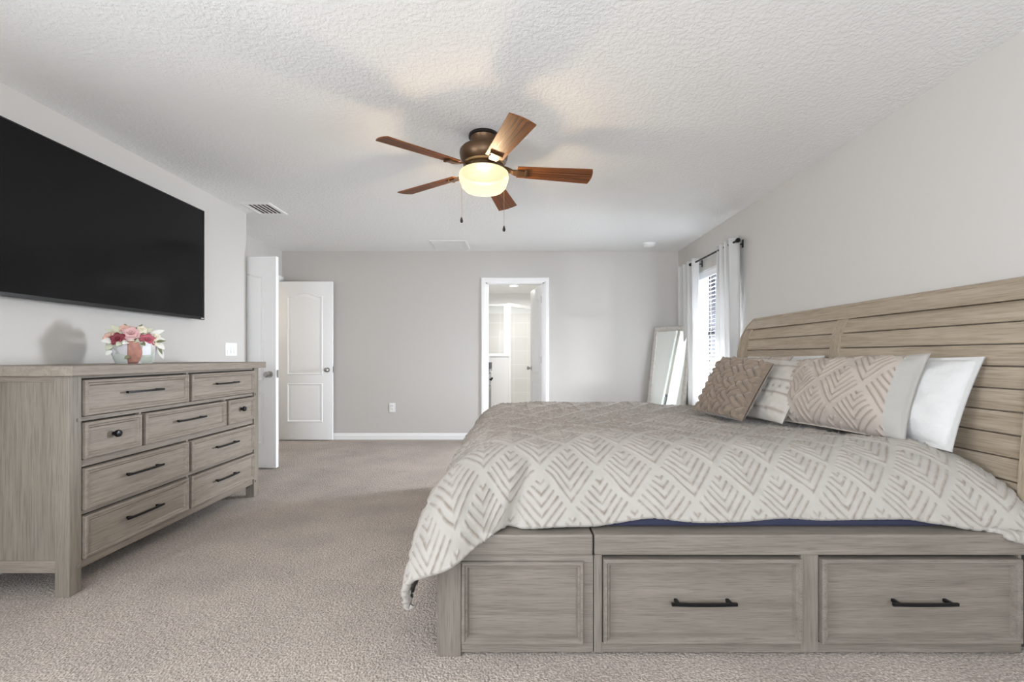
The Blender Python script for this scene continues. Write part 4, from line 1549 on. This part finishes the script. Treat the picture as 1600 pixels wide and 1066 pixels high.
bm = B(); lathe(bm, [(0.140, -0.228), (0.150, -0.236), (0.153, -0.262), (0.150, -0.284), (0.147, -0.286), (0.144, -0.292), (0.137, -0.318), (0.118, -0.338), (0.085, -0.348), (0.04, -0.352), (0.0, -0.353)], FN, Z, 56)
obj('glass_bowl', bm, M['bowl'], fan, smooth=True, angle=60)

bulb = bpy.data.lights.new('fan_bulb', 'POINT')
bulb.energy = 21
bulb.color = (1.0, 0.79, 0.54)
bulb.shadow_soft_size = 0.02
bo = bpy.data.objects.new('fan_bulb', bulb)
COL.objects.link(bo)
bo.parent = fan
bo.location = (0, 0, -0.322)

BLADE = blade_mat()
blade_me = iron_me = groove_me = None
for k, deg in enumerate((5, 78, 149, 221, 290)):
    th = math.radians(deg)
    if k == 0:
        bm = B()
        nr, nw = 14, 8
        R0, R1 = 0.205, 0.665
        rows = []
        for sgn in (1, -1):
            for i in range(nr):
                t = i / (nr - 1)
                hw = 0.052 + 0.020 * t
                row = []
                for j in range(nw + 1):
                    q = -1 + 2 * j / nw
                    rr = R0 + (R1 - R0) * t + 0.012 * (1 - q * q) * t
                    row.append(bm.verts.new((rr, q * hw, 0.003 * sgn)))
                rows.append(row)
        for base in (0, nr):
            for i in range(nr - 1):
                for j in range(nw):
                    bm.faces.new((rows[base + i][j], rows[base + i][j + 1], rows[base + i + 1][j + 1], rows[base + i + 1][j]))
        for i in range(nr - 1):
            for j in (0, nw):
                bm.faces.new((rows[i][j], rows[i + 1][j], rows[nr + i + 1][j], rows[nr + i][j]))
        for i in (0, nr - 1):
            for j in range(nw):
                bm.faces.new((rows[i][j], rows[i][j + 1], rows[nr + i][j + 1], rows[nr + i][j]))
        b = obj('blade', bm, BLADE)
        blade_me = b.data
        bm = B()
        for q in (-0.36, 0.0, 0.36):
            for z in (-0.0034, 0.0034):
                loops_mesh(bm, [[V(0.21, q * 0.053 - 0.002, z), V(0.21, q * 0.053 + 0.002, z)], [V(0.668, q * 0.072 - 0.002, z), V(0.668, q * 0.072 + 0.002, z)]], cap_end=False, closed=False)
        g = obj('plank_groove', bm, M['fan_dark'])
        groove_me = g.data
        bm = B()
        rowsI = []
        for x_, y_, z_, w_, h_ in ((0.10, 0, 0.022, 0.020, 0.006), (0.145, 0, 0.014, 0.017, 0.006), (0.18, 0, -0.004, 0.020, 0.005), (0.21, 0, -0.009, 0.030, 0.004), (0.255, 0, -0.009, 0.024, 0.004)):
            rowsI.append([V(x_, y_ - w_, z_ - h_), V(x_, y_ + w_, z_ - h_), V(x_, y_ + w_, z_ + h_), V(x_, y_ - w_, z_ + h_)])
        loops_mesh(bm, rowsI, cap_start=True)
        box(bm, 0.252, 0.268, -0.037, 0.037, -0.015, -0.003, 0.003)
        ir = obj('blade_iron', bm, M['fan_bronze'])
        iron_me = ir.data
    else:
        b = bpy.data.objects.new('blade', blade_me); COL.objects.link(b)
        g = bpy.data.objects.new('plank_groove', groove_me); COL.objects.link(g)
        ir = bpy.data.objects.new('blade_iron', iron_me); COL.objects.link(ir)
    b.parent = fan
    b.location = (0, 0, -0.215)
    b.rotation_mode = 'ZYX'
    b.rotation_euler = (math.radians(-13), 0, 0)
    b.rotation_mode = 'XYZ'
    b.rotation_euler = (math.radians(-13), math.radians(1.5), th)
    g.parent = b
    ir.parent = b
for (x, y, z0, z1) in ((-0.315, 2.70, 2.20, 1.915), (-0.060, 2.71, 2.185, 1.865)):
    pc = None
    bm = B()
    tube(bm, [(x + (FN.x - x) * 0.10, y, z0 + 0.012), (x, y, z0), (x, y, z1)], 0.0011, 6)
    pc = obj('pull_chain', bm, M['fan_gold'], fan)
    bm = B(); lathe(bm, [(0, 0.004), (0.004, 0), (0.0085, -0.016), (0.0095, -0.024), (0.006, -0.032), (0, -0.034)], V(x, y, z1), Z, 14)
    obj('chain_bead', bm, M['fan_dark'], pc, smooth=True)

# ------------------------------------------------------------------ bathroom beyond the doorway
bx0, bx1, by0, by1 = -1.3, 1.1, YB + 0.12, 9.72
bm = B(); box(bm, bx0 - 0.1, bx1 + 0.1, YB + 0.06, by1 + 0.1, -0.10, 0.0)
struct('floor_bathroom', bm, M['bath_floor'], 'grey tile floor of the bathroom', 'floor')
bm = B(); box(bm, bx0 - 0.1, bx1 + 0.1, by0, by1 + 0.1, H, H + 0.1)
struct('ceiling_bathroom', bm, M['bath_wall'], 'white ceiling of the bathroom', 'ceiling')
bm = B()
box(bm, bx0 - 0.1, bx0, by0, by1, 0, H)
box(bm, bx1, bx1 + 0.1, by0, by1, 0, H)
box(bm, bx0 - 0.1, bx1 + 0.1, by1, by1 + 0.1, 0, H)
struct('wall_bathroom', bm, M['bath_wall'], 'pale bathroom walls beyond the doorway', 'wall')
bm = B()
box(bm, bx0 + 0.002, bx1 - 0.002, by1 - 0.016, by1 - 0.001, 0, 2.0)
box(bm, bx1 - 0.016, bx1 - 0.002, 7.8, by1 - 0.018, 0, 2.0)
struct('trim_3', bm, M['tile'], 'pale square tiles lining the shower', 'tile')
SY = 7.58
bm = B(); box(bm, bx0, -0.10, SY, SY + 0.12, 0, 1.075)
struct('wall_pony', bm, M['bath_wall'], 'white half-height wall beside the shower door', 'wall')
bm = B(); box(bm, bx0, -0.09, SY - 0.012, SY + 0.132, 1.075, 1.095, 0.003)
struct('trim_4', bm, M['trim'], 'white ledge capping the half-height shower wall', 'trim')
sh = thing('shower_enclosure', (0.0, SY + 0.06, 0), 'white-framed glass shower enclosure in the bathroom', 'shower')
yy = SY + 0.06
bm = B()
box(bm, bx0 + 0.01, -0.10, yy - 0.015, yy + 0.015, 1.096, 1.126)
box(bm, bx0 + 0.01, -0.10, yy - 0.015, yy + 0.015, 1.935, 1.965)
box(bm, -0.170, -0.125, yy - 0.016, yy + 0.016, 1.096, 1.965)
box(bm, -0.118, -0.085, yy - 0.02, yy + 0.02, 0.0 + 1.096, 1.99)
obj('panel_frame', bm, M['trim'], sh)
bm = B(); box(bm, bx0 + 0.02, -0.15, yy - 0.003, yy + 0.003, 1.12, 1.94)
obj('glass_panel', bm, M['shower_glass'], sh)
q0, q1 = V(-0.085, SY + 0.05, 0), V(0.60, SY + 1.0, 0)
U = (q1 - q0); L = U.length; U.normalize(); Nq = V(U.y, -U.x, 0)
bm = B()
obox(bm, q0, U, Z, Nq, 0, L, 1.93, 1.985, -0.018, 0.018)
obox(bm, q0, U, Z, Nq, 0, 0.03, 0.1, 1.93, -0.018, 0.018)
obox(bm, q0, U, Z, Nq, L - 0.03, L, 0.1, 1.93, -0.018, 0.018)
obox(bm, q0, U, Z, Nq, 0, L, 0.0, 0.1, -0.05, 0.05)
obj('door_frame', bm, M['trim'], sh)
bm = B(); obox(bm, q0, U, Z, Nq, 0.02, L - 0.02, 0.1, 1.94, -0.003, 0.003)
obj('glass_door', bm, M['shower_glass'], sh)

va = thing('bathroom_vanity', (-0.62, 6.3, 0), 'grey bathroom vanity with a granite top inside the doorway', 'vanity')
bm = B(); box(bm, -0.93, -0.352, 5.95, 6.62, 0.08, 0.862, 0.002)
obj('body', bm, M['vanity'], va)
bm = B(); box(bm, -0.94, -0.325, 5.94, 6.64, 0.865, 0.90, 0.004); box(bm, -0.94, -0.325, 6.615, 6.64, 0.90, 0.99, 0.003)
obj('countertop', bm, M['granite'], va)
for a, b in ((5.97, 6.275), (6.295, 6.60)):
    bm = B()
    profile_panel(bm, rect_outline(a, b, 0.12, 0.66), V(-0.351, 0, 0), Y, Z, X, [(0, 0), (0, 0.016), (0.05, 0.016), (0.056, 0.009), (0.07, 0.009)])
    obj('door', bm, M['vanity'], va)
    bm = B()
    profile_panel(bm, rect_outline(a, b, 0.68, 0.84), V(-0.351, 0, 0), Y, Z, X, [(0, 0), (0, 0.016), (0.02, 0.016)])
    d = obj('drawer', bm, M['vanity'], va)
    bm = B(); knob(bm, V(-0.336, (a + b) / 2, 0.76), X)
    obj('knob', bm, M['black_metal'], d, smooth=True)

dl = thing('recessed_light', (0.0, 8.62, H), 'round lit recessed light in the bathroom ceiling', 'ceiling light')
bm = B(); lathe(bm, [(0.10, 0.0), (0.10, -0.006), (0.078, -0.010), (0.075, -0.004)], V(0, 8.62, H), Z, 32)
obj('trim_ring', bm, M['plate'], dl, smooth=True)
bm = B(); lathe(bm, [(0.0, -0.007), (0.077, -0.007), (0.077, -0.001)], V(0, 8.62, H), Z, 32)
obj('lens', bm, M['downlight'], dl)
area_light('recessed_light_beam', (0, 8.62, H - 0.02), (0, 0, -1), 0.14, 0.14, 10, (1, 0.985, 0.96), 170)
dl2 = thing('recessed_light', (0.35, 6.75, H), 'second recessed light in the bathroom ceiling, hidden by the door head', 'ceiling light')
bm = B(); lathe(bm, [(0.10, 0.0), (0.10, -0.006), (0.078, -0.010), (0.075, -0.004)], V(0.35, 6.75, H), Z, 32)
obj('trim_ring', bm, M['plate'], dl2, smooth=True)
bm = B(); lathe(bm, [(0.0, -0.007), (0.077, -0.007), (0.077, -0.001)], V(0.35, 6.75, H), Z, 32)
obj('lens', bm, M['downlight'], dl2)
area_light('recessed_light_beam', (0.35, 6.75, H - 0.02), (0, 0, -1), 0.14, 0.14, 10, (1, 0.985, 0.96), 170)

# ground outside the windows
bm = B(); box(bm, XR + 0.25, XR + 12, -6, 14, -0.3, -0.15)
struct('ground_outside', bm, M['concrete'], 'pale ground outside the curtained window', 'ground')
